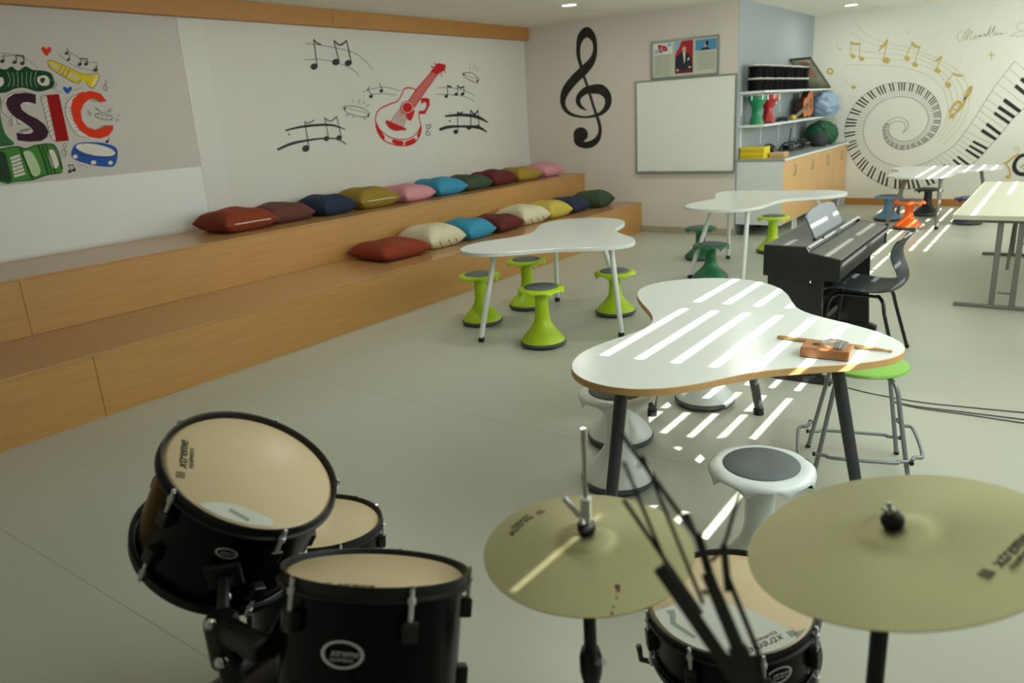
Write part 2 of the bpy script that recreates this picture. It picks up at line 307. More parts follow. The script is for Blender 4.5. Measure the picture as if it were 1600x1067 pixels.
ART = {
 'notes_upper': ('left',[('S','sketch',[(5.32,2.245,0.0032),(5.505,2.252,0.0032),(5.693,2.234,0.0033),(5.86,2.193,0.0034),(5.968,2.149,0.0035),(6.036,2.089,0.0035)]),('S','sketch',[(5.358,2.4,0.0032),(5.598,2.384,0.0033),(5.812,2.36,0.0034),(5.984,2.329,0.0035),(6.129,2.26,0.0035),(6.243,2.165,0.0036)]),('p','black',[(5.474,2.194),(5.474,2.185),(5.47,2.175),(5.462,2.166),(5.451,2.159),(5.437,2.154),(5.422,2.151),(5.408,2.152),(5.396,2.156),(5.387,2.162),(5.382,2.17),(5.382,2.179),(5.386,2.189),(5.394,2.197),(5.405,2.205),(5.419,2.21),(5.433,2.213),(5.447,2.212),(5.459,2.209),(5.468,2.202)]),('s','black',[(5.469,2.189,0.0061),(5.467,2.438,0.006)]),('S','black',[(5.467,2.438,0.006),(5.508,2.405,0.0081),(5.56,2.397,0.0041)]),('p','black',[(5.775,2.243),(5.776,2.233),(5.772,2.223),(5.763,2.213),(5.75,2.205),(5.735,2.199),(5.719,2.197),(5.703,2.197),(5.69,2.201),(5.679,2.208),(5.674,2.216),(5.673,2.226),(5.677,2.237),(5.686,2.246),(5.699,2.254),(5.714,2.26),(5.73,2.263),(5.746,2.262),(5.759,2.258),(5.769,2.252)]),('s','black',[(5.769,2.237,0.0063),(5.732,2.439,0.0062)]),('p','black',[(5.943,2.236),(5.944,2.227),(5.94,2.217),(5.931,2.208),(5.919,2.201),(5.905,2.196),(5.89,2.193),(5.876,2.194),(5.863,2.197),(5.854,2.203),(5.848,2.211),(5.847,2.221),(5.851,2.23),(5.86,2.239),(5.871,2.246),(5.885,2.251),(5.9,2.254),(5.915,2.254),(5.928,2.25),(5.937,2.244)]),('s','black',[(5.938,2.231,0.0065),(5.909,2.446,0.0064)]),('S','black',[(5.732,2.439,0.0062),(5.809,2.398,0.0084),(5.909,2.446,0.0064)])]),
 'notes_bold_left': ('left',[('S','black',[(4.97,1.585,0.0077),(5.164,1.609,0.0119),(5.397,1.617,0.0123),(5.588,1.604,0.0106),(5.746,1.556,0.0043)]),('S','black',[(4.846,1.411,0.0115),(5.025,1.456,0.0137),(5.256,1.477,0.0101),(5.446,1.481,0.0083),(5.615,1.465,0.0064),(5.727,1.408,0.0065)]),('p','black',[(5.013,1.543),(5.012,1.541),(5.01,1.539),(5.008,1.537),(5.004,1.536),(5.001,1.536),(4.998,1.536),(4.995,1.538),(4.993,1.54),(4.992,1.542),(4.992,1.545),(4.993,1.547),(4.995,1.55),(4.997,1.551),(5.001,1.552),(5.004,1.553),(5.007,1.552),(5.01,1.551),(5.012,1.549),(5.013,1.546)]),('s','sketch',[(5.009,1.604,0.0029),(4.994,1.56,0.0029)]),('p','black',[(5.233,1.406),(5.234,1.396),(5.23,1.386),(5.221,1.377),(5.209,1.37),(5.195,1.365),(5.18,1.364),(5.166,1.366),(5.153,1.371),(5.144,1.378),(5.139,1.387),(5.139,1.397),(5.143,1.407),(5.151,1.416),(5.163,1.424),(5.177,1.428),(5.192,1.43),(5.206,1.428),(5.219,1.423),(5.228,1.416)]),('s','black',[(5.228,1.401,0.0051),(5.218,1.658,0.005)]),('S','black',[(5.218,1.658,0.004),(5.261,1.641,0.005),(5.342,1.669,0.0041)]),('p','black',[(5.507,1.485),(5.508,1.477),(5.505,1.469),(5.498,1.462),(5.488,1.457),(5.477,1.453),(5.465,1.452),(5.453,1.453),(5.443,1.457),(5.436,1.463),(5.432,1.47),(5.431,1.478),(5.435,1.485),(5.441,1.493),(5.451,1.498),(5.462,1.502),(5.474,1.503),(5.486,1.502),(5.496,1.498),(5.503,1.492)]),('s','black',[(5.503,1.483,0.0042),(5.48,1.684,0.0042)]),('p','black',[(5.681,1.483),(5.682,1.475),(5.678,1.466),(5.671,1.459),(5.662,1.454),(5.65,1.45),(5.637,1.449),(5.625,1.45),(5.615,1.454),(5.607,1.46),(5.603,1.467),(5.602,1.475),(5.606,1.483),(5.612,1.49),(5.622,1.496),(5.634,1.5),(5.646,1.501),(5.658,1.499),(5.669,1.496),(5.677,1.49)]),('s','black',[(5.677,1.48,0.0043),(5.645,1.692,0.0042)]),('S','black',[(5.48,1.684,0.0042),(5.552,1.648,0.0053),(5.645,1.692,0.0042)])]),
 'notes_small': ('left',[('S','sketch',[(6.07,1.933,0.0031),(6.218,1.965,0.0032),(6.386,1.979,0.0033),(6.526,1.962,0.0033),(6.64,1.938,0.0034)]),('S','sketch',[(6.181,1.903,0.0032),(6.348,1.911,0.0033),(6.574,1.894,0.0034)]),('p','black',[(6.201,1.89),(6.202,1.884),(6.2,1.878),(6.194,1.873),(6.187,1.869),(6.178,1.866),(6.169,1.865),(6.16,1.865),(6.152,1.868),(6.146,1.871),(6.143,1.876),(6.143,1.882),(6.145,1.888),(6.15,1.893),(6.157,1.897),(6.166,1.9),(6.175,1.901),(6.184,1.901),(6.192,1.898),(6.198,1.895)]),('s','black',[(6.199,1.89,0.0046),(6.129,1.955,0.0045)]),('S','black',[(6.129,1.955,0.0045),(6.152,1.966,0.0045),(6.178,1.993,0.0034)]),('p','black',[(6.368,1.946),(6.369,1.94),(6.366,1.935),(6.361,1.929),(6.354,1.925),(6.345,1.922),(6.335,1.921),(6.326,1.921),(6.318,1.924),(6.312,1.927),(6.308,1.932),(6.308,1.938),(6.31,1.944),(6.315,1.949),(6.322,1.954),(6.331,1.957),(6.341,1.958),(6.35,1.957),(6.358,1.955),(6.364,1.951)]),('s','black',[(6.365,1.947,0.0046),(6.32,2.021,0.0046)])]),
 'tambourine_left': ('left',[('S','sketch',[(5.769,1.792,0.0039),(5.897,1.79,0.0039),(6.05,1.758,0.004),(6.129,1.709,0.0041)]),('S','sketch',[(5.768,1.751,0.0039),(5.833,1.713,0.0039),(5.984,1.678,0.004),(6.104,1.673,0.0041)]),('s','sketch',[(5.769,1.792,0.0043),(5.767,1.748,0.0043)]),('s','sketch',[(6.129,1.709,0.0045),(6.104,1.673,0.0045)]),('S','sketch',[(5.781,1.784,0.0026),(5.891,1.752,0.0026),(6.044,1.721,0.0027),(6.123,1.707,0.0027)]),('p','sketch',[(5.823,1.7),(5.822,1.697),(5.818,1.694),(5.812,1.692),(5.806,1.69),(5.799,1.69),(5.792,1.691),(5.786,1.693),(5.781,1.695),(5.778,1.698),(5.778,1.702),(5.779,1.705),(5.783,1.708),(5.788,1.71),(5.795,1.712),(5.802,1.712),(5.809,1.711),(5.815,1.709),(5.82,1.707),(5.823,1.704)]),('p','paper',[(5.816,1.7),(5.815,1.699),(5.812,1.697),(5.809,1.695),(5.804,1.695),(5.799,1.695),(5.795,1.695),(5.791,1.696),(5.787,1.698),(5.786,1.7),(5.785,1.702),(5.786,1.703),(5.789,1.705),(5.792,1.706),(5.797,1.707),(5.801,1.707),(5.806,1.707),(5.81,1.706),(5.813,1.704),(5.815,1.702)]),('p','sketch',[(5.922,1.682),(5.92,1.678),(5.915,1.675),(5.908,1.672),(5.9,1.67),(5.891,1.67),(5.882,1.671),(5.875,1.673),(5.869,1.676),(5.865,1.68),(5.865,1.684),(5.867,1.688),(5.871,1.691),(5.878,1.694),(5.886,1.696),(5.895,1.696),(5.904,1.695),(5.911,1.693),(5.917,1.69),(5.921,1.686)]),('p','paper',[(5.914,1.682),(5.912,1.68),(5.909,1.677),(5.904,1.676),(5.898,1.675),(5.892,1.675),(5.885,1.675),(5.88,1.677),(5.876,1.679),(5.873,1.681),(5.872,1.684),(5.874,1.686),(5.877,1.688),(5.882,1.69),(5.888,1.691),(5.894,1.691),(5.901,1.691),(5.906,1.689),(5.911,1.687),(5.913,1.685)]),('p','sketch',[(6.066,1.656),(6.065,1.653),(6.061,1.65),(6.055,1.647),(6.048,1.646),(6.041,1.646),(6.033,1.646),(6.027,1.648),(6.022,1.651),(6.019,1.654),(6.018,1.658),(6.02,1.661),(6.024,1.664),(6.03,1.666),(6.037,1.668),(6.044,1.668),(6.051,1.667),(6.058,1.665),(6.063,1.663),(6.066,1.659)]),('p','paper',[(6.058,1.656),(6.057,1.654),(6.055,1.653),(6.051,1.651),(6.046,1.65),(6.041,1.65),(6.036,1.651),(6.032,1.652),(6.029,1.654),(6.027,1.655),(6.026,1.657),(6.027,1.659),(6.03,1.661),(6.034,1.663),(6.038,1.663),(6.043,1.663),(6.048,1.663),(6.053,1.662),(6.056,1.66),(6.058,1.658)]),('p','black',[(5.785,1.766),(5.784,1.762),(5.781,1.759),(5.778,1.757),(5.773,1.755),(5.768,1.755),(5.764,1.756),(5.76,1.757),(5.757,1.76),(5.755,1.763),(5.755,1.766),(5.756,1.77),(5.759,1.773),(5.763,1.775),(5.767,1.776),(5.772,1.777),(5.777,1.776),(5.781,1.775),(5.784,1.772),(5.785,1.769)]),('p','black',[(6.115,1.688),(6.113,1.685),(6.111,1.682),(6.107,1.679),(6.102,1.678),(6.097,1.678),(6.092,1.678),(6.088,1.68),(6.084,1.683),(6.083,1.686),(6.082,1.689),(6.084,1.693),(6.086,1.696),(6.09,1.698),(6.095,1.7),(6.1,1.7),(6.105,1.699),(6.109,1.698),(6.113,1.695),(6.114,1.692)]),('s','sketch',[(5.902,1.821,0.0026),(5.892,1.867,0.0026)]),('s','sketch',[(5.98,1.816,0.0027),(5.994,1.856,0.0027)]),('s','sketch',[(6.045,1.809,0.0027),(6.076,1.84,0.0027)]),('s','sketch',[(6.08,1.776,0.0027),(6.133,1.803,0.0027)]),('s','sketch',[(5.76,1.779,0.0026),(5.728,1.785,0.0026)])]),
 'tambourine_right': ('left',[('S','sketch',[(7.795,2.133,0.005),(7.966,2.141,0.0051),(8.117,2.07,0.0052)]),('S','sketch',[(7.815,2.093,0.005),(7.937,2.048,0.0051),(8.089,2.015,0.0052)]),('s','sketch',[(8.117,2.07,0.0058),(8.089,2.015,0.0058)]),('s','sketch',[(7.795,2.133,0.0055),(7.815,2.093,0.0056)]),('S','sketch',[(7.808,2.123,0.0031),(7.942,2.091,0.0031),(8.109,2.063,0.0032)]),('p','black',[(7.833,2.119),(7.831,2.115),(7.828,2.111),(7.823,2.108),(7.816,2.106),(7.81,2.106),(7.803,2.106),(7.797,2.108),(7.793,2.111),(7.79,2.115),(7.79,2.118),(7.791,2.122),(7.795,2.126),(7.8,2.129),(7.806,2.131),(7.813,2.131),(7.819,2.131),(7.825,2.129),(7.83,2.126),(7.832,2.123)]),('p','black',[(8.107,2.041),(8.105,2.037),(8.101,2.034),(8.096,2.031),(8.09,2.029),(8.083,2.028),(8.076,2.029),(8.07,2.031),(8.065,2.034),(8.062,2.037),(8.062,2.041),(8.063,2.045),(8.067,2.049),(8.072,2.052),(8.079,2.054),(8.086,2.054),(8.092,2.054),(8.099,2.052),(8.103,2.049),(8.106,2.045)]),('s','sketch',[(7.946,2.188,0.0034),(7.942,2.248,0.0034)]),('s','sketch',[(8.012,2.189,0.0034),(8.036,2.232,0.0034)]),('s','sketch',[(8.068,2.163,0.0034),(8.102,2.198,0.0034)])]),
 'guitar': ('left',[('S','red',[(6.913,1.943,0.0075),(6.83,1.966,0.0074),(6.717,1.959,0.0073),(6.657,1.893,0.0073),(6.579,1.826,0.0072),(6.444,1.795,0.0071),(6.295,1.751,0.007),(6.218,1.681,0.0069),(6.202,1.576,0.0069),(6.227,1.488,0.007),(6.314,1.405,0.0071),(6.465,1.352,0.0073),(6.641,1.33,0.0074),(6.799,1.355,0.0076),(6.897,1.428,0.0077),(6.942,1.522,0.0077),(6.918,1.626,0.0076),(6.925,1.697,0.0076)]),('S','red',[(6.203,1.624,0.0058),(6.261,1.525,0.0058),(6.391,1.444,0.006),(6.562,1.406,0.0061),(6.713,1.405,0.0062),(6.844,1.455,0.0063),(6.937,1.537,0.0064)]),('S','red',[(6.214,1.566,0.0185),(6.251,1.496,0.0257),(6.299,1.441,0.0212)]),('S','red',[(6.448,1.393,0.0217),(6.521,1.372,0.0268),(6.592,1.364,0.0221)]),('S','red',[(6.651,1.354,0.0198),(6.732,1.363,0.0301),(6.803,1.386,0.0202)]),('S','red',[(6.872,1.429,0.0203),(6.917,1.482,0.0179),(6.938,1.522,0.0102)]),('p','red',[(6.977,1.848),(7.041,1.853),(7.127,1.845),(7.123,1.773),(7.032,1.673),(6.928,1.672),(6.937,1.717),(6.967,1.706),(7.022,1.714),(7.063,1.754),(7.069,1.799),(7.019,1.806),(6.977,1.781)]),('p','pinkred',[(6.733,1.799),(6.923,1.955),(7.209,2.144),(7.307,2.116),(7.014,1.888),(6.855,1.756)]),('s','red',[(6.733,1.799,0.0061),(6.923,1.955,0.0063),(7.209,2.144,0.0064)]),('s','red',[(6.855,1.756,0.0063),(7.014,1.888,0.0063),(7.307,2.116,0.0065)]),('p','red',[(7.187,2.15),(7.337,2.247),(7.478,2.229),(7.46,2.173),(7.306,2.112)]),('s','red',[(7.249,2.197,0.0077),(7.208,2.209,0.0077)]),('s','red',[(7.301,2.226,0.0078),(7.271,2.242,0.0078)]),('s','red',[(7.39,2.145,0.0053),(7.377,2.096,0.0053)]),('s','red',[(7.447,2.17,0.0053),(7.456,2.137,0.0053)]),('p','red',[(6.839,1.75),(6.83,1.727),(6.811,1.707),(6.784,1.691),(6.751,1.682),(6.716,1.679),(6.682,1.684),(6.653,1.696),(6.631,1.713),(6.618,1.733),(6.616,1.756),(6.625,1.778),(6.643,1.798),(6.67,1.814),(6.702,1.823),(6.737,1.826),(6.771,1.822),(6.801,1.811),(6.823,1.794),(6.837,1.773)]),('p','paper',[(6.824,1.75),(6.816,1.731),(6.8,1.713),(6.776,1.7),(6.748,1.692),(6.717,1.689),(6.688,1.693),(6.663,1.703),(6.643,1.718),(6.633,1.736),(6.631,1.756),(6.638,1.775),(6.654,1.792),(6.677,1.806),(6.705,1.814),(6.735,1.816),(6.765,1.813),(6.791,1.803),(6.81,1.788),(6.822,1.77)]),('p','red',[(6.811,1.751),(6.805,1.733),(6.79,1.718),(6.77,1.706),(6.745,1.699),(6.718,1.697),(6.693,1.701),(6.67,1.71),(6.654,1.722),(6.644,1.738),(6.643,1.755),(6.649,1.772),(6.663,1.787),(6.683,1.799),(6.708,1.806),(6.734,1.808),(6.76,1.805),(6.783,1.797),(6.8,1.784),(6.81,1.768)]),('P','red',[(6.716,1.679),(6.838,1.72),(6.817,1.66),(6.757,1.604),(6.705,1.644)]),('s','red',[(6.611,1.742,0.0039),(6.42,1.596,0.0038)]),('s','red',[(6.633,1.728,0.0039),(6.458,1.582,0.0038)]),('s','red',[(6.654,1.713,0.0039),(6.497,1.569,0.0038)]),('s','red',[(6.676,1.699,0.0039),(6.536,1.555,0.0039)]),('s','red',[(6.698,1.684,0.0039),(6.576,1.541,0.0039)]),('s','red',[(6.72,1.669,0.0039),(6.615,1.527,0.0039)]),('p','red',[(6.367,1.627),(6.675,1.521),(6.653,1.494),(6.345,1.597)]),('P','red',[(6.379,1.593),(6.411,1.537),(6.502,1.505),(6.601,1.508),(6.579,1.525)])]),
 'note_beside_guitar': ('left',[('p','black',[(7.092,1.442),(7.088,1.434),(7.081,1.427),(7.071,1.421),(7.059,1.418),(7.046,1.417),(7.033,1.419),(7.022,1.424),(7.014,1.43),(7.009,1.438),(7.008,1.447),(7.011,1.455),(7.018,1.462),(7.028,1.467),(7.04,1.471),(7.053,1.471),(7.066,1.469),(7.077,1.465),(7.086,1.458),(7.091,1.451)]),('p','paper',[(7.079,1.443),(7.076,1.437),(7.072,1.432),(7.065,1.428),(7.056,1.426),(7.047,1.426),(7.038,1.427),(7.031,1.43),(7.025,1.435),(7.021,1.44),(7.021,1.446),(7.023,1.452),(7.028,1.456),(7.035,1.46),(7.043,1.463),(7.052,1.463),(7.061,1.462),(7.069,1.459),(7.075,1.454),(7.078,1.449)]),('S','black',[(7.03,1.47,0.0052),(7.048,1.503,0.0052),(7.033,1.539,0.0052),(7.118,1.541,0.0052)]),('S','black',[(7.041,1.497,0.0052),(7.101,1.513,0.0052),(7.118,1.541,0.0052)])]),
 'notes_right': ('left',[('S','sketch',[(7.3,1.966,0.0034),(7.502,1.965,0.0035),(7.778,1.935,0.0036),(8.007,1.862,0.0037)]),('S','sketch',[(7.25,1.89,0.0034),(7.526,1.884,0.0035),(7.804,1.854,0.0036),(7.999,1.792,0.0037)]),('p','black',[(7.474,1.871),(7.475,1.865),(7.472,1.86),(7.467,1.854),(7.459,1.85),(7.449,1.847),(7.438,1.846),(7.428,1.846),(7.419,1.849),(7.412,1.853),(7.408,1.858),(7.407,1.864),(7.41,1.869),(7.415,1.875),(7.423,1.879),(7.433,1.882),(7.443,1.883),(7.454,1.883),(7.463,1.88),(7.47,1.876)]),('s','black',[(7.471,1.872,0.0059),(7.48,1.986,0.0059)]),('s','black',[(7.48,1.986,0.0107),(7.547,1.973,0.0108)]),('p','black',[(7.667,1.892),(7.668,1.886),(7.666,1.88),(7.66,1.874),(7.652,1.87),(7.642,1.867),(7.631,1.866),(7.62,1.866),(7.611,1.869),(7.604,1.873),(7.6,1.878),(7.599,1.884),(7.601,1.89),(7.607,1.895),(7.615,1.9),(7.625,1.903),(7.636,1.904),(7.647,1.903),(7.656,1.901),(7.663,1.897)]),('s','black',[(7.664,1.893,0.0061),(7.671,1.985,0.006)]),('p','black',[(7.792,1.894),(7.793,1.888),(7.791,1.882),(7.785,1.877),(7.777,1.872),(7.766,1.869),(7.755,1.868),(7.745,1.869),(7.735,1.871),(7.728,1.875),(7.723,1.881),(7.722,1.886),(7.725,1.892),(7.731,1.898),(7.739,1.902),(7.749,1.905),(7.76,1.907),(7.771,1.906),(7.781,1.904),(7.788,1.9)]),('s','black',[(7.789,1.896,0.0061),(7.793,1.973,0.0061)]),('S','black',[(7.671,1.985,0.0082),(7.731,1.961,0.0083),(7.794,1.977,0.0084)])]),
 'notes_bold_right': ('left',[('S','black',[(7.397,1.633,0.0108),(7.634,1.638,0.0166),(7.886,1.623,0.02),(8.069,1.589,0.0205),(8.247,1.525,0.009)]),('S','black',[(7.276,1.481,0.0187),(7.442,1.503,0.0191),(7.653,1.5,0.014),(7.869,1.486,0.0172),(8.055,1.466,0.0205),(8.21,1.404,0.009)]),('p','black',[(7.489,1.572),(7.488,1.569),(7.485,1.566),(7.481,1.564),(7.476,1.562),(7.471,1.562),(7.465,1.563),(7.461,1.565),(7.457,1.567),(7.455,1.57),(7.455,1.573),(7.456,1.577),(7.459,1.58),(7.463,1.582),(7.468,1.583),(7.473,1.583),(7.479,1.583),(7.483,1.581),(7.487,1.578),(7.489,1.575)]),('s','sketch',[(7.487,1.69,0.0035),(7.481,1.643,0.0035)]),('p','black',[(7.618,1.447),(7.619,1.438),(7.616,1.43),(7.608,1.422),(7.596,1.416),(7.582,1.413),(7.567,1.411),(7.552,1.413),(7.539,1.417),(7.529,1.423),(7.523,1.431),(7.522,1.439),(7.525,1.447),(7.533,1.455),(7.545,1.461),(7.559,1.464),(7.574,1.466),(7.589,1.464),(7.602,1.46),(7.612,1.454)]),('s','black',[(7.613,1.445,0.007),(7.632,1.675,0.0069)]),('S','black',[(7.632,1.675,0.0083),(7.679,1.651,0.0139),(7.743,1.676,0.0056)]),('p','black',[(7.888,1.484),(7.89,1.476),(7.886,1.468),(7.879,1.461),(7.867,1.455),(7.854,1.451),(7.839,1.45),(7.825,1.452),(7.812,1.455),(7.802,1.461),(7.796,1.468),(7.795,1.476),(7.798,1.484),(7.806,1.491),(7.817,1.497),(7.831,1.5),(7.846,1.501),(7.86,1.5),(7.873,1.496),(7.883,1.491)]),('s','black',[(7.884,1.483,0.0072),(7.894,1.688,0.0071)]),('p','black',[(8.058,1.485),(8.059,1.477),(8.056,1.469),(8.048,1.461),(8.037,1.456),(8.023,1.452),(8.007,1.451),(7.993,1.452),(7.979,1.456),(7.97,1.462),(7.964,1.469),(7.962,1.477),(7.966,1.485),(7.973,1.492),(7.985,1.498),(7.999,1.502),(8.014,1.503),(8.029,1.502),(8.042,1.498),(8.052,1.492)]),('s','black',[(8.053,1.484,0.0073),(8.046,1.684,0.0073)]),('S','black',[(7.894,1.688,0.0071),(7.969,1.637,0.0115),(8.046,1.684,0.0073)])]),
 'mural_letter_u': ('mural',[('P','green',[(2.26,1.918),(2.315,1.925),(2.297,1.714),(2.36,1.676),(2.4,1.708),(2.436,1.932),(2.503,1.939),(2.475,1.819),(2.478,1.687),(2.519,1.61),(2.424,1.598),(2.293,1.593),(2.224,1.666)])]),
 'mural_letter_s': ('mural',[('S','muralwhite',[(2.697,1.916,0.039),(2.635,1.932,0.0385),(2.566,1.912,0.0449),(2.538,1.864,0.0448),(2.57,1.798,0.0487)]),('S','sketch',[(2.742,1.948,0.0027),(2.669,1.972,0.0026),(2.574,1.961,0.0026),(2.508,1.904,0.0026),(2.495,1.835,0.0026),(2.547,1.772,0.0026)]),('p','plum',[(2.743,1.953),(2.731,1.884),(2.681,1.901),(2.641,1.898),(2.623,1.881),(2.624,1.849),(2.661,1.812),(2.715,1.781),(2.76,1.736),(2.776,1.686),(2.756,1.646),(2.711,1.621),(2.624,1.619),(2.548,1.635),(2.552,1.688),(2.606,1.676),(2.65,1.678),(2.669,1.691),(2.662,1.715),(2.618,1.758),(2.56,1.803),(2.534,1.845),(2.528,1.892),(2.547,1.931),(2.599,1.96),(2.672,1.966)]),('s','sketch',[(2.508,1.904,0.0017),(2.531,1.892,0.0017)]),('s','sketch',[(2.509,1.887,0.0017),(2.534,1.876,0.0017)]),('s','sketch',[(2.51,1.87,0.0017),(2.537,1.86,0.0017)]),('s','sketch',[(2.511,1.852,0.0017),(2.541,1.844,0.0017)]),('s','sketch',[(2.512,1.835,0.0017),(2.544,1.828,0.0017)]),('s','sketch',[(2.513,1.817,0.0017),(2.547,1.813,0.0017)]),('s','sketch',[(2.569,1.686,0.0018),(2.595,1.713,0.0018)]),('s','sketch',[(2.583,1.688,0.0018),(2.611,1.714,0.0018)]),('s','sketch',[(2.597,1.691,0.0018),(2.627,1.715,0.0018)]),('s','sketch',[(2.612,1.694,0.0018),(2.643,1.716,0.0018)]),('s','sketch',[(2.626,1.697,0.0018),(2.659,1.717,0.0018)])]),
 'mural_letter_i': ('mural',[('p','muralwhite',[(2.775,1.936),(2.817,1.948),(2.817,1.609),(2.781,1.641)]),('s','sketch',[(2.775,1.936,0.0027),(2.781,1.641,0.0028),(2.814,1.61,0.0028)]),('s','sketch',[(2.775,1.936,0.0027),(2.817,1.948,0.0027)]),('p','crimson',[(2.817,1.948),(2.909,1.954),(2.909,1.611),(2.813,1.608)]),('s','sketch',[(2.775,1.911,0.0018),(2.817,1.943,0.0018)]),('s','sketch',[(2.775,1.879,0.0018),(2.818,1.91,0.0018)]),('s','sketch',[(2.776,1.846,0.0018),(2.819,1.878,0.0018)]),('s','sketch',[(2.777,1.814,0.0018),(2.82,1.845,0.0018)]),('s','sketch',[(2.778,1.781,0.0018),(2.821,1.812,0.0018)]),('s','sketch',[(2.779,1.748,0.0018),(2.822,1.779,0.0018)]),('s','sketch',[(2.78,1.715,0.0018),(2.823,1.746,0.0018)]),('s','sketch',[(2.781,1.682,0.0018),(2.824,1.713,0.0018)]),('s','sketch',[(2.782,1.649,0.0018),(2.825,1.68,0.0018)])]),
 'mural_letter_c': ('mural',[('S','muralwhite',[(3.127,1.934,0.0386),(3.044,1.906,0.0456),(2.98,1.829,0.0453),(2.984,1.736,0.0456),(3.03,1.667,0.0462)]),('S','sketch',[(3.096,1.967,0.0029),(3.002,1.931,0.0028),(2.941,1.867,0.0028),(2.93,1.775,0.0028),(2.971,1.661,0.0029),(3.04,1.623,0.0029)]),('p','orange',[(3.151,1.974),(3.226,1.954),(3.263,1.894),(3.203,1.886),(3.173,1.911),(3.13,1.912),(3.08,1.879),(3.045,1.824),(3.04,1.756),(3.068,1.705),(3.124,1.682),(3.177,1.691),(3.21,1.712),(3.275,1.707),(3.265,1.671),(3.219,1.63),(3.145,1.613),(3.069,1.629),(3.003,1.684),(2.974,1.759),(2.971,1.843),(3.002,1.914),(3.063,1.958)]),('s','sketch',[(2.945,1.849,0.0019),(2.981,1.859,0.0019)]),('s','sketch',[(2.949,1.825,0.0019),(2.983,1.835,0.0019)]),('s','sketch',[(2.953,1.8,0.0019),(2.985,1.81,0.0019)]),('s','sketch',[(2.957,1.776,0.0019),(2.987,1.786,0.0019)]),('s','sketch',[(2.961,1.752,0.0019),(2.99,1.762,0.0019)]),('s','sketch',[(2.965,1.727,0.0019),(2.992,1.737,0.0019)]),('s','sketch',[(2.969,1.702,0.0019),(2.994,1.713,0.0019)]),('s','sketch',[(2.973,1.678,0.0019),(2.996,1.688,0.0019)]),('s','sketch',[(3.127,1.916,0.0019),(3.138,1.893,0.0019)]),('s','sketch',[(3.146,1.911,0.0019),(3.157,1.892,0.0019)]),('s','sketch',[(3.165,1.907,0.0019),(3.177,1.892,0.002)]),('s','sketch',[(3.183,1.903,0.002),(3.197,1.891,0.002)]),('s','sketch',[(3.202,1.899,0.002),(3.217,1.891,0.002)]),('s','sketch',[(3.221,1.895,0.002),(3.237,1.891,0.002)]),('s','sketch',[(3.152,1.686,0.002),(3.182,1.712,0.002)]),('s','sketch',[(3.171,1.689,0.002),(3.2,1.711,0.002)]),('s','sketch',[(3.19,1.692,0.002),(3.218,1.71,0.002)]),('s','sketch',[(3.209,1.695,0.002),(3.236,1.709,0.002)]),('s','sketch',[(3.228,1.698,0.002),(3.254,1.708,0.002)])]),
 'mural_heart_red': ('mural',[('P','orange',[(2.88,2.225),(2.857,2.263),(2.859,2.281),(2.879,2.288),(2.892,2.275),(2.911,2.289),(2.927,2.283),(2.918,2.258)]),('S','sketch',[(2.896,2.24,0.0022),(2.927,2.265,0.0022)])]),
 'mural_heart_blue': ('mural',[('P','blue',[(2.972,1.955),(2.949,1.985),(2.952,2.001),(2.968,2.007),(2.98,1.994),(3.002,2.006),(3.015,1.999),(3.007,1.981)]),('S','sketch',[(2.883,1.978,0.0018),(2.935,1.967,0.0019)]),('S','sketch',[(3.022,1.98,0.0019),(3.079,1.995,0.0019)])]),
 'mural_trumpet': ('mural',[('S','yellow',[(2.887,2.183,0.0109),(2.902,2.144,0.0109),(3.056,2.047,0.0113),(3.088,2.054,0.0114),(3.09,2.072,0.0095)]),('S','yellow',[(2.895,2.188,0.0109),(2.968,2.155,0.0129),(3.051,2.109,0.015),(3.121,2.082,0.0229),(3.176,2.069,0.0271)]),('P','yellow',[(3.11,2.102),(3.179,2.084),(3.234,2.101),(3.238,2.073),(3.197,2.013),(3.157,1.998),(3.138,2.028),(3.092,2.058)]),('P','paleyellow',[(3.229,2.095),(3.234,2.073),(3.194,2.016),(3.166,2.005),(3.183,2.046)]),('S','sketch',[(2.876,2.183,0.0025),(2.904,2.194,0.0025),(2.988,2.163,0.0026),(3.072,2.12,0.0026),(3.133,2.093,0.0027),(3.23,2.103,0.0027),(3.238,2.073,0.0027),(3.194,2.009,0.0027),(3.154,1.996,0.0027),(3.131,2.039,0.0027)]),('S','sketch',[(2.881,2.172,0.0025),(2.9,2.129,0.0026),(3.053,2.032,0.0026),(3.092,2.054,0.0027)]),('s','yellow',[(2.942,2.105,0.0074),(2.983,2.156,0.0074)]),('s','yellow',[(2.969,2.092,0.0074),(3.01,2.143,0.0074)]),('s','yellow',[(2.995,2.08,0.0075),(3.037,2.131,0.0075)]),('s','sketch',[(2.935,2.105,0.0018),(2.975,2.155,0.0018)]),('s','sketch',[(2.961,2.092,0.0019),(3.002,2.143,0.0019)]),('s','sketch',[(2.988,2.079,0.0019),(3.029,2.131,0.0019)])]),
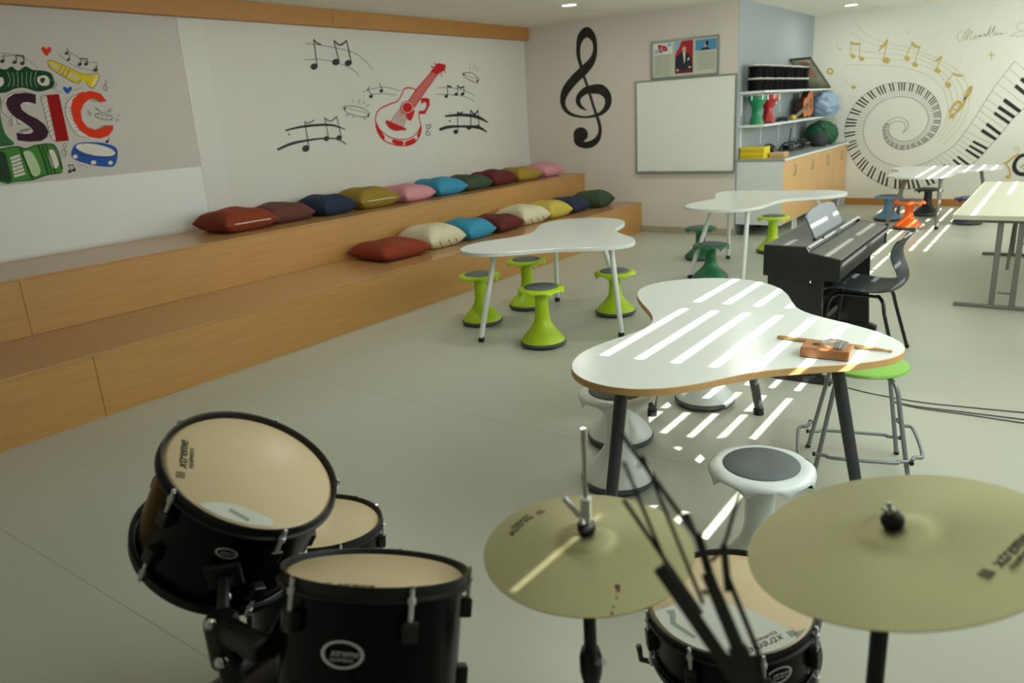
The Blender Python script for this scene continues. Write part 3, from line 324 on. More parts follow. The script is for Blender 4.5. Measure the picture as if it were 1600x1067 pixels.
 'mural_notes_left': ('mural',[('S','sketch',[(2.464,2.194,0.002),(2.565,2.213,0.002),(2.667,2.22,0.0021),(2.745,2.191,0.0021),(2.803,2.139,0.0021)]),('S','sketch',[(2.472,2.227,0.002),(2.571,2.235,0.002),(2.652,2.23,0.0021),(2.732,2.208,0.0021)]),('p','black',[(2.587,2.188),(2.586,2.184),(2.585,2.18),(2.582,2.176),(2.578,2.173),(2.573,2.17),(2.568,2.169),(2.564,2.169),(2.56,2.171),(2.558,2.173),(2.556,2.177),(2.557,2.181),(2.559,2.185),(2.562,2.189),(2.566,2.192),(2.57,2.195),(2.575,2.196),(2.579,2.196),(2.583,2.194),(2.586,2.191)]),('s','black',[(2.584,2.186,0.0026),(2.591,2.225,0.0026)]),('p','black',[(2.667,2.183),(2.667,2.178),(2.665,2.174),(2.662,2.17),(2.658,2.167),(2.653,2.165),(2.648,2.164),(2.644,2.164),(2.64,2.165),(2.637,2.168),(2.636,2.171),(2.636,2.175),(2.638,2.18),(2.641,2.184),(2.645,2.187),(2.65,2.189),(2.655,2.19),(2.659,2.19),(2.663,2.189),(2.666,2.186)]),('s','black',[(2.665,2.181,0.0026),(2.672,2.227,0.0026)]),('p','black',[(2.716,2.175),(2.716,2.171),(2.714,2.166),(2.711,2.162),(2.707,2.159),(2.702,2.157),(2.697,2.156),(2.693,2.156),(2.689,2.157),(2.686,2.16),(2.685,2.164),(2.685,2.168),(2.687,2.172),(2.69,2.176),(2.694,2.179),(2.699,2.182),(2.704,2.183),(2.708,2.182),(2.712,2.181),(2.715,2.178)]),('s','black',[(2.714,2.173,0.0026),(2.721,2.221,0.0026)]),('s','black',[(2.672,2.227,0.0035),(2.721,2.221,0.0035)])]),
 'mural_notes_top': ('mural',[('S','sketch',[(2.968,2.24,0.0022),(3.062,2.16,0.0023),(3.151,2.134,0.0023),(3.245,2.116,0.0023)]),('S','sketch',[(3.035,2.277,0.0022),(3.146,2.198,0.0023),(3.255,2.182,0.0023)]),('p','black',[(3.045,2.205),(3.045,2.203),(3.044,2.2),(3.041,2.197),(3.038,2.194),(3.035,2.193),(3.031,2.192),(3.028,2.192),(3.025,2.193),(3.023,2.195),(3.022,2.198),(3.022,2.2),(3.024,2.203),(3.026,2.206),(3.029,2.208),(3.032,2.21),(3.036,2.211),(3.039,2.211),(3.042,2.21),(3.044,2.208)]),('s','black',[(3.043,2.205,0.0028),(3.052,2.242,0.0028)]),('p','black',[(3.044,2.251),(3.044,2.248),(3.042,2.244),(3.04,2.241),(3.036,2.238),(3.032,2.236),(3.028,2.236),(3.024,2.236),(3.021,2.237),(3.018,2.239),(3.017,2.242),(3.017,2.245),(3.019,2.249),(3.021,2.252),(3.025,2.255),(3.029,2.257),(3.033,2.257),(3.037,2.257),(3.04,2.256),(3.043,2.254)]),('s','black',[(3.042,2.25,0.0028),(3.043,2.277,0.0028)]),('p','black',[(3.126,2.173),(3.126,2.17),(3.125,2.166),(3.122,2.162),(3.117,2.159),(3.113,2.157),(3.108,2.155),(3.103,2.156),(3.1,2.157),(3.097,2.16),(3.095,2.163),(3.096,2.167),(3.097,2.171),(3.1,2.175),(3.104,2.178),(3.109,2.18),(3.114,2.181),(3.118,2.181),(3.122,2.179),(3.125,2.177)]),('s','black',[(3.124,2.172,0.0029),(3.126,2.212,0.0028)]),('p','black',[(3.175,2.176),(3.175,2.172),(3.173,2.168),(3.17,2.164),(3.166,2.161),(3.161,2.159),(3.156,2.158),(3.152,2.158),(3.148,2.16),(3.145,2.162),(3.144,2.166),(3.144,2.169),(3.146,2.173),(3.149,2.177),(3.153,2.18),(3.157,2.183),(3.162,2.184),(3.167,2.183),(3.171,2.182),(3.174,2.179)]),('s','black',[(3.173,2.175,0.0029),(3.174,2.21,0.0029)]),('s','black',[(3.126,2.212,0.0038),(3.174,2.21,0.0038)]),('p','black',[(3.238,2.134),(3.238,2.13),(3.236,2.126),(3.233,2.122),(3.229,2.119),(3.224,2.117),(3.219,2.116),(3.215,2.116),(3.211,2.118),(3.208,2.12),(3.206,2.124),(3.207,2.128),(3.208,2.132),(3.211,2.135),(3.216,2.139),(3.22,2.141),(3.225,2.142),(3.23,2.142),(3.234,2.14),(3.237,2.138)]),('s','black',[(3.236,2.133,0.0029),(3.238,2.166,0.0029)])]),
 'mural_note_single': ('mural',[('p','black',[(3.214,1.59),(3.214,1.586),(3.212,1.583),(3.209,1.579),(3.206,1.577),(3.201,1.575),(3.197,1.574),(3.193,1.575),(3.189,1.577),(3.187,1.579),(3.185,1.582),(3.185,1.586),(3.187,1.59),(3.19,1.593),(3.193,1.595),(3.198,1.597),(3.202,1.598),(3.206,1.597),(3.21,1.596),(3.213,1.593)]),('s','black',[(3.212,1.589,0.003),(3.219,1.618,0.003)])]),
 'mural_notes_low': ('mural',[('p','black',[(2.88,1.387),(2.879,1.383),(2.878,1.379),(2.875,1.375),(2.871,1.372),(2.866,1.37),(2.861,1.37),(2.857,1.37),(2.853,1.372),(2.851,1.375),(2.849,1.379),(2.85,1.383),(2.851,1.387),(2.854,1.391),(2.858,1.393),(2.863,1.395),(2.868,1.396),(2.872,1.395),(2.876,1.393),(2.878,1.39)]),('s','black',[(2.877,1.385,0.0029),(2.863,1.429,0.0028)]),('p','black',[(2.912,1.393),(2.911,1.389),(2.91,1.385),(2.907,1.382),(2.903,1.379),(2.898,1.377),(2.893,1.376),(2.889,1.377),(2.885,1.379),(2.883,1.382),(2.881,1.386),(2.881,1.39),(2.883,1.394),(2.886,1.397),(2.89,1.4),(2.895,1.402),(2.9,1.403),(2.904,1.402),(2.908,1.4),(2.91,1.397)]),('s','black',[(2.909,1.392,0.0029),(2.897,1.428,0.0029)]),('s','black',[(2.863,1.429,0.0038),(2.897,1.428,0.0038)]),('S','sketch',[(2.927,1.416,0.0019),(2.977,1.421,0.0019),(3.006,1.393,0.0019)])]),
 'mural_clefs': ('mural',[('S','sketch',[(3.259,1.972,0.0022),(3.283,1.982,0.0022),(3.276,2.037,0.0022),(3.294,2.051,0.0022),(3.293,2.03,0.0022),(3.255,2.003,0.0022),(3.255,1.986,0.0022),(3.28,1.985,0.0022),(3.287,2.003,0.0022),(3.27,2.006,0.0022)]),('S','sketch',[(2.837,1.5,0.0021),(2.864,1.51,0.0021),(2.858,1.577,0.0021),(2.878,1.592,0.0021),(2.877,1.567,0.0021),(2.833,1.537,0.0021),(2.832,1.517,0.0021),(2.861,1.514,0.0021),(2.869,1.535,0.0021),(2.85,1.54,0.0021)]),('S','sketch',[(2.516,1.736,0.0019),(2.536,1.744,0.0019),(2.533,1.795,0.0019),(2.548,1.808,0.0019),(2.547,1.789,0.0019),(2.514,1.764,0.0019),(2.513,1.749,0.0019),(2.534,1.748,0.0019),(2.541,1.763,0.0019),(2.527,1.767,0.0019)]),('S','black',[(2.572,1.789,0.0026),(2.577,1.753,0.0026),(2.59,1.749,0.0026)])]),
 'mural_concertina': ('mural',[('P','darkgreen',[(2.431,2.118),(2.516,2.139),(2.578,2.126),(2.625,2.147),(2.661,2.12),(2.718,2.149),(2.765,2.125),(2.816,2.122),(2.884,2.104),(2.895,2.032),(2.859,1.993),(2.765,1.972),(2.684,1.998),(2.615,1.995),(2.542,1.968),(2.446,1.974),(2.396,2.034)]),('P','muralwhite',[(2.789,2.077),(2.844,2.086),(2.864,2.054),(2.847,2.018),(2.801,2.015),(2.777,2.042)]),('P','darkgreen',[(2.804,2.068),(2.836,2.065),(2.814,2.033),(2.798,2.042)]),('P','muralwhite',[(2.507,2.064),(2.546,2.071),(2.547,2.034),(2.518,2.008),(2.493,2.025)]),('S','sketch',[(2.85,1.993,0.0027),(2.888,2.0,0.0027),(2.908,2.032,0.0028),(2.882,2.054,0.0027)]),('S','palegreen',[(2.588,2.111,0.0014),(2.592,2.054,0.0014),(2.568,2.008,0.0014)]),('S','palegreen',[(2.618,2.104,0.0014),(2.619,2.054,0.0014),(2.6,2.007,0.0014)]),('S','palegreen',[(2.652,2.111,0.0014),(2.646,2.054,0.0014),(2.632,2.007,0.0014)]),('S','palegreen',[(2.683,2.105,0.0014),(2.673,2.054,0.0014),(2.664,2.007,0.0014)]),('S','palegreen',[(2.717,2.112,0.0014),(2.7,2.054,0.0014),(2.696,2.007,0.0014)]),('S','palegreen',[(2.748,2.105,0.0014),(2.728,2.054,0.0014),(2.729,2.006,0.0014)]),('S','palegreen',[(2.783,2.112,0.0014),(2.756,2.054,0.0014),(2.762,2.006,0.0014)])]),
 'mural_accordion': ('mural',[('P','midgreen',[(2.305,1.505),(2.352,1.571),(2.523,1.592),(2.588,1.573),(2.68,1.594),(2.769,1.59),(2.796,1.577),(2.813,1.406),(2.792,1.378),(2.684,1.371),(2.589,1.347),(2.467,1.346),(2.406,1.336),(2.339,1.374)]),('P','darkgreen',[(2.378,1.543),(2.439,1.556),(2.446,1.475),(2.446,1.363),(2.4,1.349),(2.344,1.395)]),('P','palegreen',[(2.562,1.535),(2.625,1.543),(2.655,1.402),(2.593,1.38)]),('P','muralwhite',[(2.739,1.535),(2.781,1.545),(2.794,1.437),(2.746,1.422)]),('p','muralwhite',[(2.469,1.518),(2.538,1.536),(2.539,1.518),(2.47,1.5)]),('p','muralwhite',[(2.469,1.493),(2.539,1.511),(2.54,1.493),(2.47,1.475)]),('p','muralwhite',[(2.468,1.468),(2.54,1.485),(2.541,1.467),(2.469,1.45)]),('p','muralwhite',[(2.467,1.443),(2.541,1.46),(2.542,1.441),(2.468,1.424)]),('p','muralwhite',[(2.467,1.417),(2.542,1.434),(2.543,1.416),(2.467,1.399)]),('p','muralwhite',[(2.466,1.392),(2.544,1.408),(2.545,1.39),(2.467,1.374)]),('p','black',[(2.398,1.518),(2.45,1.529),(2.449,1.516),(2.396,1.506)]),('p','black',[(2.394,1.488),(2.448,1.498),(2.447,1.486),(2.393,1.476)]),('p','black',[(2.39,1.458),(2.446,1.468),(2.445,1.455),(2.389,1.446)]),('p','black',[(2.387,1.428),(2.444,1.437),(2.443,1.425),(2.386,1.416)]),('p','black',[(2.383,1.398),(2.442,1.407),(2.441,1.394),(2.382,1.386)]),('S','darkgreen',[(2.554,1.575,0.0035),(2.567,1.483,0.0036),(2.587,1.353,0.0036)]),('S','darkgreen',[(2.679,1.589,0.0036),(2.697,1.491,0.0036),(2.703,1.375,0.0037)]),('S','darkgreen',[(2.705,1.587,0.0027),(2.721,1.489,0.0027),(2.729,1.376,0.0028)]),('S','darkgreen',[(2.733,1.589,0.0027),(2.746,1.487,0.0028),(2.755,1.378,0.0028)]),('S','darkgreen',[(2.352,1.571,0.0034),(2.523,1.592,0.0035),(2.588,1.573,0.0035),(2.68,1.594,0.0036),(2.796,1.577,0.0037),(2.813,1.406,0.0037)]),('S','darkgreen',[(2.792,1.378,0.0037),(2.684,1.371,0.0037),(2.589,1.347,0.0036),(2.467,1.346,0.0035),(2.406,1.336,0.0035)])]),
 'mural_tambourine': ('mural',[('P','blue',[(2.936,1.568),(3.013,1.59),(3.15,1.581),(3.245,1.548),(3.267,1.497),(3.224,1.4),(3.15,1.392),(3.016,1.424),(2.904,1.483)]),('p','blue',[(3.262,1.484),(3.247,1.47),(3.216,1.461),(3.174,1.459),(3.125,1.464),(3.073,1.474),(3.024,1.49),(2.982,1.509),(2.952,1.529),(2.935,1.549),(2.934,1.567),(2.948,1.581),(2.976,1.589),(3.016,1.592),(3.064,1.589),(3.115,1.579),(3.165,1.564),(3.209,1.545),(3.242,1.524),(3.26,1.503)]),('p','muralwhite',[(3.246,1.49),(3.234,1.479),(3.207,1.473),(3.17,1.473),(3.125,1.478),(3.078,1.487),(3.033,1.501),(2.995,1.517),(2.967,1.535),(2.951,1.551),(2.949,1.565),(2.961,1.576),(2.986,1.582),(3.021,1.583),(3.064,1.579),(3.111,1.57),(3.157,1.556),(3.197,1.54),(3.227,1.522),(3.244,1.505)]),('p','muralwhite',[(2.947,1.487),(2.945,1.483),(2.941,1.479),(2.936,1.476),(2.93,1.474),(2.924,1.473),(2.919,1.475),(2.914,1.477),(2.911,1.481),(2.909,1.485),(2.909,1.49),(2.911,1.495),(2.914,1.499),(2.919,1.502),(2.925,1.503),(2.931,1.504),(2.937,1.502),(2.941,1.5),(2.945,1.496),(2.947,1.492)]),('p','muralwhite',[(3.08,1.432),(3.078,1.427),(3.074,1.423),(3.068,1.42),(3.062,1.419),(3.055,1.418),(3.048,1.42),(3.043,1.422),(3.039,1.426),(3.037,1.431),(3.037,1.435),(3.039,1.44),(3.043,1.444),(3.048,1.447),(3.055,1.449),(3.061,1.449),(3.068,1.448),(3.073,1.445),(3.077,1.441),(3.08,1.437)]),('p','muralwhite',[(3.209,1.419),(3.207,1.415),(3.204,1.41),(3.199,1.407),(3.193,1.405),(3.187,1.405),(3.182,1.406),(3.177,1.409),(3.174,1.413),(3.172,1.417),(3.173,1.422),(3.175,1.427),(3.178,1.431),(3.183,1.434),(3.188,1.436),(3.194,1.436),(3.2,1.435),(3.204,1.433),(3.207,1.429),(3.209,1.424)]),('S','black',[(2.935,1.564,0.0023),(2.975,1.504,0.0023),(3.086,1.469,0.0024),(3.207,1.467,0.0024),(3.266,1.503,0.0024)])]),
 'mural_cymbals': ('mural',[('S','sketch',[(3.153,1.801,0.0031),(3.219,1.807,0.0032),(3.277,1.778,0.0032),(3.267,1.751,0.0032),(3.204,1.757,0.0032),(3.149,1.778,0.0031),(3.153,1.801,0.0031)]),('S','sketch',[(3.153,1.801,0.0025),(3.214,1.788,0.0026),(3.277,1.778,0.0026)]),('p','sketch',[(3.174,1.777),(3.173,1.776),(3.172,1.774),(3.171,1.773),(3.169,1.772),(3.167,1.772),(3.165,1.772),(3.164,1.773),(3.163,1.774),(3.162,1.776),(3.162,1.778),(3.163,1.78),(3.164,1.781),(3.166,1.782),(3.168,1.783),(3.169,1.783),(3.171,1.783),(3.173,1.782),(3.174,1.781),(3.174,1.779)]),('p','sketch',[(3.207,1.77),(3.206,1.769),(3.205,1.767),(3.203,1.766),(3.201,1.765),(3.2,1.765),(3.198,1.765),(3.196,1.766),(3.195,1.768),(3.195,1.769),(3.195,1.771),(3.195,1.773),(3.197,1.774),(3.198,1.775),(3.2,1.776),(3.202,1.776),(3.204,1.776),(3.205,1.775),(3.206,1.774),(3.207,1.772)]),('p','sketch',[(3.24,1.763),(3.239,1.762),(3.238,1.76),(3.236,1.759),(3.234,1.758),(3.232,1.758),(3.23,1.758),(3.229,1.759),(3.228,1.76),(3.227,1.762),(3.228,1.764),(3.228,1.766),(3.229,1.767),(3.231,1.768),(3.233,1.769),(3.235,1.769),(3.237,1.769),(3.238,1.768),(3.239,1.767),(3.24,1.765)]),('p','sketch',[(3.273,1.756),(3.272,1.755),(3.271,1.753),(3.269,1.752),(3.267,1.751),(3.265,1.751),(3.264,1.751),(3.262,1.752),(3.261,1.753),(3.26,1.755),(3.261,1.757),(3.261,1.759),(3.262,1.76),(3.264,1.761),(3.266,1.762),(3.268,1.762),(3.27,1.762),(3.271,1.761),(3.272,1.76),(3.273,1.758)]),('s','sketch',[(3.159,1.852,0.0025),(3.197,1.819,0.0026)]),('s','sketch',[(3.162,1.839,0.0025),(3.186,1.823,0.0026)]),('s','sketch',[(3.252,1.821,0.0026),(3.297,1.839,0.0026)]),('s','sketch',[(3.256,1.813,0.0026),(3.282,1.82,0.0026)]),('s','sketch',[(3.094,1.826,0.0025),(3.118,1.802,0.0025)]),('s','sketch',[(3.088,1.798,0.0025),(3.116,1.791,0.0025)]),('s','sketch',[(3.319,1.78,0.0026),(3.349,1.783,0.0026)]),('s','sketch',[(3.311,1.761,0.0026),(3.327,1.741,0.0026)]),('s','sketch',[(3.302,1.742,0.0026),(3.311,1.733,0.0026)])]),
 'treble_clef': ('back',[('S','black',[(-5.402,2.161,0.0239),(-5.435,2.295,0.0291),(-5.431,2.414,0.0342),(-5.392,2.516,0.0522),(-5.303,2.57,0.0646),(-5.219,2.51,0.0463),(-5.182,2.413,0.0309),(-5.192,2.297,0.0362),(-5.25,2.196,0.0522),(-5.348,2.116,0.0634),(-5.5,2.012,0.0645),(-5.638,1.887,0.0629),(-5.701,1.767,0.047),(-5.685,1.654,0.0333),(-5.585,1.563,0.0221),(-5.405,1.517,0.0136),(-5.257,1.518,0.0161),(-5.11,1.555,0.0265),(-5.016,1.647,0.0445),(-5.016,1.762,0.0548),(-5.102,1.845,0.0628),(-5.211,1.861,0.0581),(-5.34,1.85,0.0481),(-5.44,1.788,0.0405),(-5.464,1.716,0.0353),(-5.424,1.652,0.0244),(-5.337,1.601,0.0054)]),('S','black',[(-5.427,2.271,0.0238),(-5.405,2.173,0.0238),(-5.371,2.051,0.0212),(-5.317,1.914,0.0186),(-5.264,1.753,0.0187),(-5.219,1.617,0.0187),(-5.176,1.504,0.0214),(-5.144,1.405,0.0241),(-5.141,1.306,0.0269),(-5.19,1.213,0.0406),(-5.284,1.16,0.0465),(-5.395,1.151,0.0442),(-5.49,1.204,0.0556),(-5.521,1.268,0.0333)]),('p','black',[(-5.324,1.287),(-5.331,1.258),(-5.348,1.232),(-5.374,1.211),(-5.406,1.199),(-5.442,1.195),(-5.477,1.201),(-5.509,1.215),(-5.533,1.238),(-5.549,1.265),(-5.553,1.295),(-5.546,1.324),(-5.529,1.351),(-5.502,1.371),(-5.47,1.383),(-5.434,1.386),(-5.399,1.38),(-5.368,1.366),(-5.344,1.344),(-5.329,1.317)])]),
 'KEYBAND': [(-0.397,1.558,-0.741,1.884),(-0.572,1.291,-0.925,1.594),(-0.673,1.167,-1.01,1.418),(-0.799,0.963,-1.107,1.213),(-0.901,0.819,-1.218,1.004),(-1.047,0.619,-1.336,0.83),(-1.227,0.47,-1.486,0.709),(-1.417,0.372,-1.631,0.619),(-1.614,0.281,-1.768,0.567),(-1.846,0.233,-1.911,0.54),(-2.062,0.25,-2.06,0.571),(-2.259,0.329,-2.199,0.622),(-2.464,0.463,-2.329,0.711),(-2.618,0.642,-2.428,0.821),(-2.715,0.822,-2.483,0.933),(-2.76,1.0,-2.51,1.049),(-2.766,1.175,-2.507,1.164),(-2.707,1.36,-2.471,1.277),(-2.606,1.512,-2.404,1.373),(-2.476,1.616,-2.329,1.448),(-2.333,1.685,-2.233,1.495),(-2.176,1.713,-2.121,1.519),(-2.019,1.71,-2.017,1.518),(-1.862,1.672,-1.903,1.487),(-1.729,1.595,-1.811,1.43),(-1.619,1.481,-1.739,1.36),(-1.552,1.342,-1.697,1.282),(-1.524,1.206,-1.677,1.204),(-1.544,1.07,-1.687,1.117),(-1.598,0.967,-1.724,1.041),(-1.692,0.881,-1.782,0.973),(-1.816,0.823,-1.864,0.923),(-1.971,0.79,-1.967,0.909),(-2.094,0.83,-2.062,0.934),(-2.194,0.91,-2.132,0.985),(-2.243,1.026,-2.172,1.052),(-2.243,1.125,-2.17,1.128),(-2.189,1.194,-2.134,1.174),(-2.099,1.237,-2.077,1.192),(-2.006,1.228,-2.016,1.183),(-1.936,1.169,-1.974,1.148),(-1.929,1.085,-1.956,1.091),(-1.99,1.025,-1.985,1.036)],
 'gold_staff': ('far',[('S','palegold',[(-2.734,2.6,0.0041),(-2.63,2.454,0.0041),(-2.46,2.329,0.0041),(-2.269,2.243,0.004),(-2.058,2.183,0.004),(-1.822,2.082,0.0039),(-1.616,1.984,0.0038),(-1.434,1.865,0.0038),(-1.299,1.711,0.0038),(-1.225,1.562,0.0038),(-1.202,1.403,0.0038),(-1.227,1.219,0.0038),(-1.328,1.008,0.0039),(-1.464,0.875,0.004)]),('S','palegold',[(-2.778,2.443,0.0041),(-2.593,2.315,0.0041),(-2.373,2.218,0.004),(-2.106,2.147,0.004),(-1.845,2.057,0.0039),(-1.637,1.947,0.0039),(-1.479,1.829,0.0038),(-1.356,1.676,0.0038),(-1.28,1.513,0.0038),(-1.267,1.327,0.0038),(-1.307,1.169,0.0039),(-1.402,1.01,0.0039),(-1.539,0.877,0.004)]),('S','palegold',[(-2.779,2.237,0.0042),(-2.555,2.162,0.0041),(-2.313,2.121,0.004),(-2.075,2.072,0.004),(-1.839,1.991,0.0039),(-1.657,1.896,0.0039),(-1.51,1.766,0.0038),(-1.399,1.627,0.0038),(-1.343,1.464,0.0038),(-1.337,1.304,0.0039),(-1.389,1.132,0.0039),(-1.498,0.972,0.004)]),('S','palegold',[(-2.786,2.141,0.0042),(-2.523,2.082,0.0041),(-2.227,2.037,0.004),(-1.99,1.982,0.004),(-1.782,1.906,0.0039),(-1.625,1.814,0.0039),(-1.515,1.687,0.0039),(-1.441,1.55,0.0038),(-1.404,1.415,0.0039),(-1.402,1.267,0.0039),(-1.45,1.121,0.0039),(-1.57,0.933,0.004)]),('S','palegold',[(-2.805,2.01,0.0042),(-2.543,1.988,0.0041),(-2.247,1.953,0.004),(-2.009,1.898,0.004),(-1.799,1.815,0.0039),(-1.64,1.71,0.0039),(-1.529,1.582,0.0039),(-1.468,1.445,0.0039),(-1.443,1.31,0.0039),(-1.465,1.149,0.0039)]),('p','gold',[(-2.689,2.107),(-2.692,2.099),(-2.699,2.094),(-2.708,2.091),(-2.718,2.09),(-2.729,2.093),(-2.74,2.098),(-2.749,2.105),(-2.756,2.114),(-2.759,2.123),(-2.759,2.132),(-2.756,2.139),(-2.749,2.145),(-2.74,2.148),(-2.73,2.148),(-2.719,2.145),(-2.708,2.14),(-2.699,2.133),(-2.692,2.125),(-2.689,2.115)]),('s','gold',[(-2.754,2.122,0.0042),(-2.764,2.305,0.0042)]),('p','gold',[(-2.568,2.061),(-2.572,2.053),(-2.578,2.047),(-2.587,2.044),(-2.597,2.044),(-2.609,2.047),(-2.619,2.052),(-2.628,2.059),(-2.635,2.067),(-2.638,2.076),(-2.638,2.085),(-2.635,2.093),(-2.629,2.098),(-2.62,2.101),(-2.609,2.101),(-2.598,2.099),(-2.588,2.094),(-2.579,2.087),(-2.572,2.078),(-2.568,2.069)]),('s','gold',[(-2.633,2.075,0.0041),(-2.645,2.282,0.0041)]),('S','gold',[(-2.764,2.31,0.0111),(-2.713,2.283,0.0166),(-2.639,2.282,0.011)]),('p','gold',[(-2.226,2.012),(-2.23,2.001),(-2.238,1.991),(-2.25,1.986),(-2.264,1.984),(-2.28,1.986),(-2.296,1.992),(-2.309,2.001),(-2.319,2.013),(-2.325,2.026),(-2.327,2.039),(-2.323,2.05),(-2.315,2.06),(-2.303,2.065),(-2.288,2.067),(-2.273,2.065),(-2.257,2.059),(-2.244,2.05),(-2.234,2.038),(-2.228,2.025)]),('s','gold',[(-2.317,2.04,0.0054),(-2.279,2.305,0.0053)]),('S','gold',[(-2.279,2.305,0.008),(-2.309,2.247,0.0188),(-2.389,2.16,0.0054)]),('S','gold',[(-2.373,2.226,0.0054),(-2.315,2.229,0.0134),(-2.282,2.271,0.0053)]),('p','gold',[(-1.977,2.011),(-1.981,2.003),(-1.988,1.998),(-1.998,1.996),(-2.008,1.996),(-2.019,2.0),(-2.03,2.006),(-2.039,2.014),(-2.045,2.024),(-2.048,2.034),(-2.047,2.043),(-2.043,2.05),(-2.036,2.055),(-2.027,2.058),(-2.016,2.057),(-2.005,2.054),(-1.994,2.048),(-1.986,2.039),(-1.98,2.03),(-1.977,2.02)]),('p','gold',[(-1.871,1.922),(-1.875,1.915),(-1.882,1.909),(-1.891,1.907),(-1.902,1.907),(-1.913,1.911),(-1.923,1.917),(-1.932,1.925),(-1.938,1.935),(-1.941,1.944),(-1.94,1.953),(-1.936,1.961),(-1.929,1.966),(-1.92,1.969),(-1.909,1.968),(-1.898,1.965),(-1.888,1.959),(-1.879,1.95),(-1.873,1.941),(-1.87,1.931)]),('s','gold',[(-2.022,2.057,0.004),(-1.966,2.235,0.0039)]),('s','gold',[(-1.913,1.968,0.0039),(-1.869,2.159,0.0039)]),('S','gold',[(-1.966,2.235,0.0104),(-1.926,2.181,0.0182),(-1.864,2.159,0.0104)]),('p','gold',[(-1.584,1.816),(-1.588,1.809),(-1.596,1.804),(-1.606,1.803),(-1.617,1.805),(-1.628,1.809),(-1.639,1.817),(-1.647,1.826),(-1.653,1.836),(-1.656,1.846),(-1.654,1.855),(-1.65,1.862),(-1.642,1.866),(-1.632,1.867),(-1.621,1.865),(-1.61,1.861),(-1.6,1.853),(-1.591,1.844),(-1.585,1.834),(-1.583,1.824)]),('s','gold',[(-1.634,1.865,0.0039),(-1.585,2.021,0.0038)]),('S','gold',[(-1.585,2.021,0.0051),(-1.62,1.98,0.0128),(-1.675,1.963,0.0026)]),('p','gold',[(-1.442,1.637),(-1.442,1.626),(-1.446,1.616),(-1.453,1.608),(-1.462,1.604),(-1.473,1.602),(-1.483,1.605),(-1.493,1.611),(-1.502,1.62),(-1.508,1.63),(-1.51,1.642),(-1.51,1.653),(-1.506,1.664),(-1.499,1.671),(-1.49,1.676),(-1.48,1.677),(-1.469,1.674),(-1.459,1.668),(-1.45,1.66),(-1.444,1.649)]),('s','gold',[(-1.501,1.673,0.0039),(-1.427,1.786,0.0038)]),('S','gold',[(-1.427,1.791,0.0051),(-1.351,1.749,0.0126),(-1.292,1.76,0.0025)]),('S','gold',[(-1.423,1.282,0.0104),(-1.386,1.36,0.0129),(-1.331,1.416,0.0153),(-1.295,1.369,0.0153),(-1.327,1.304,0.0103),(-1.382,1.32,0.0077)]),('S','gold',[(-1.388,1.226,0.0103),(-1.277,1.354,0.0128),(-1.249,1.485,0.0127),(-1.223,1.562,0.0176),(-1.193,1.599,0.01),(-1.208,1.509,0.0101),(-1.272,1.434,0.0102)]),('p','gold',[(-1.359,1.23),(-1.36,1.22),(-1.363,1.212),(-1.369,1.205),(-1.377,1.2),(-1.386,1.199),(-1.395,1.201),(-1.404,1.206),(-1.411,1.214),(-1.416,1.223),(-1.418,1.233),(-1.418,1.243),(-1.414,1.252),(-1.408,1.259),(-1.401,1.263),(-1.392,1.264),(-1.382,1.262),(-1.374,1.257),(-1.367,1.25),(-1.362,1.24)])]),
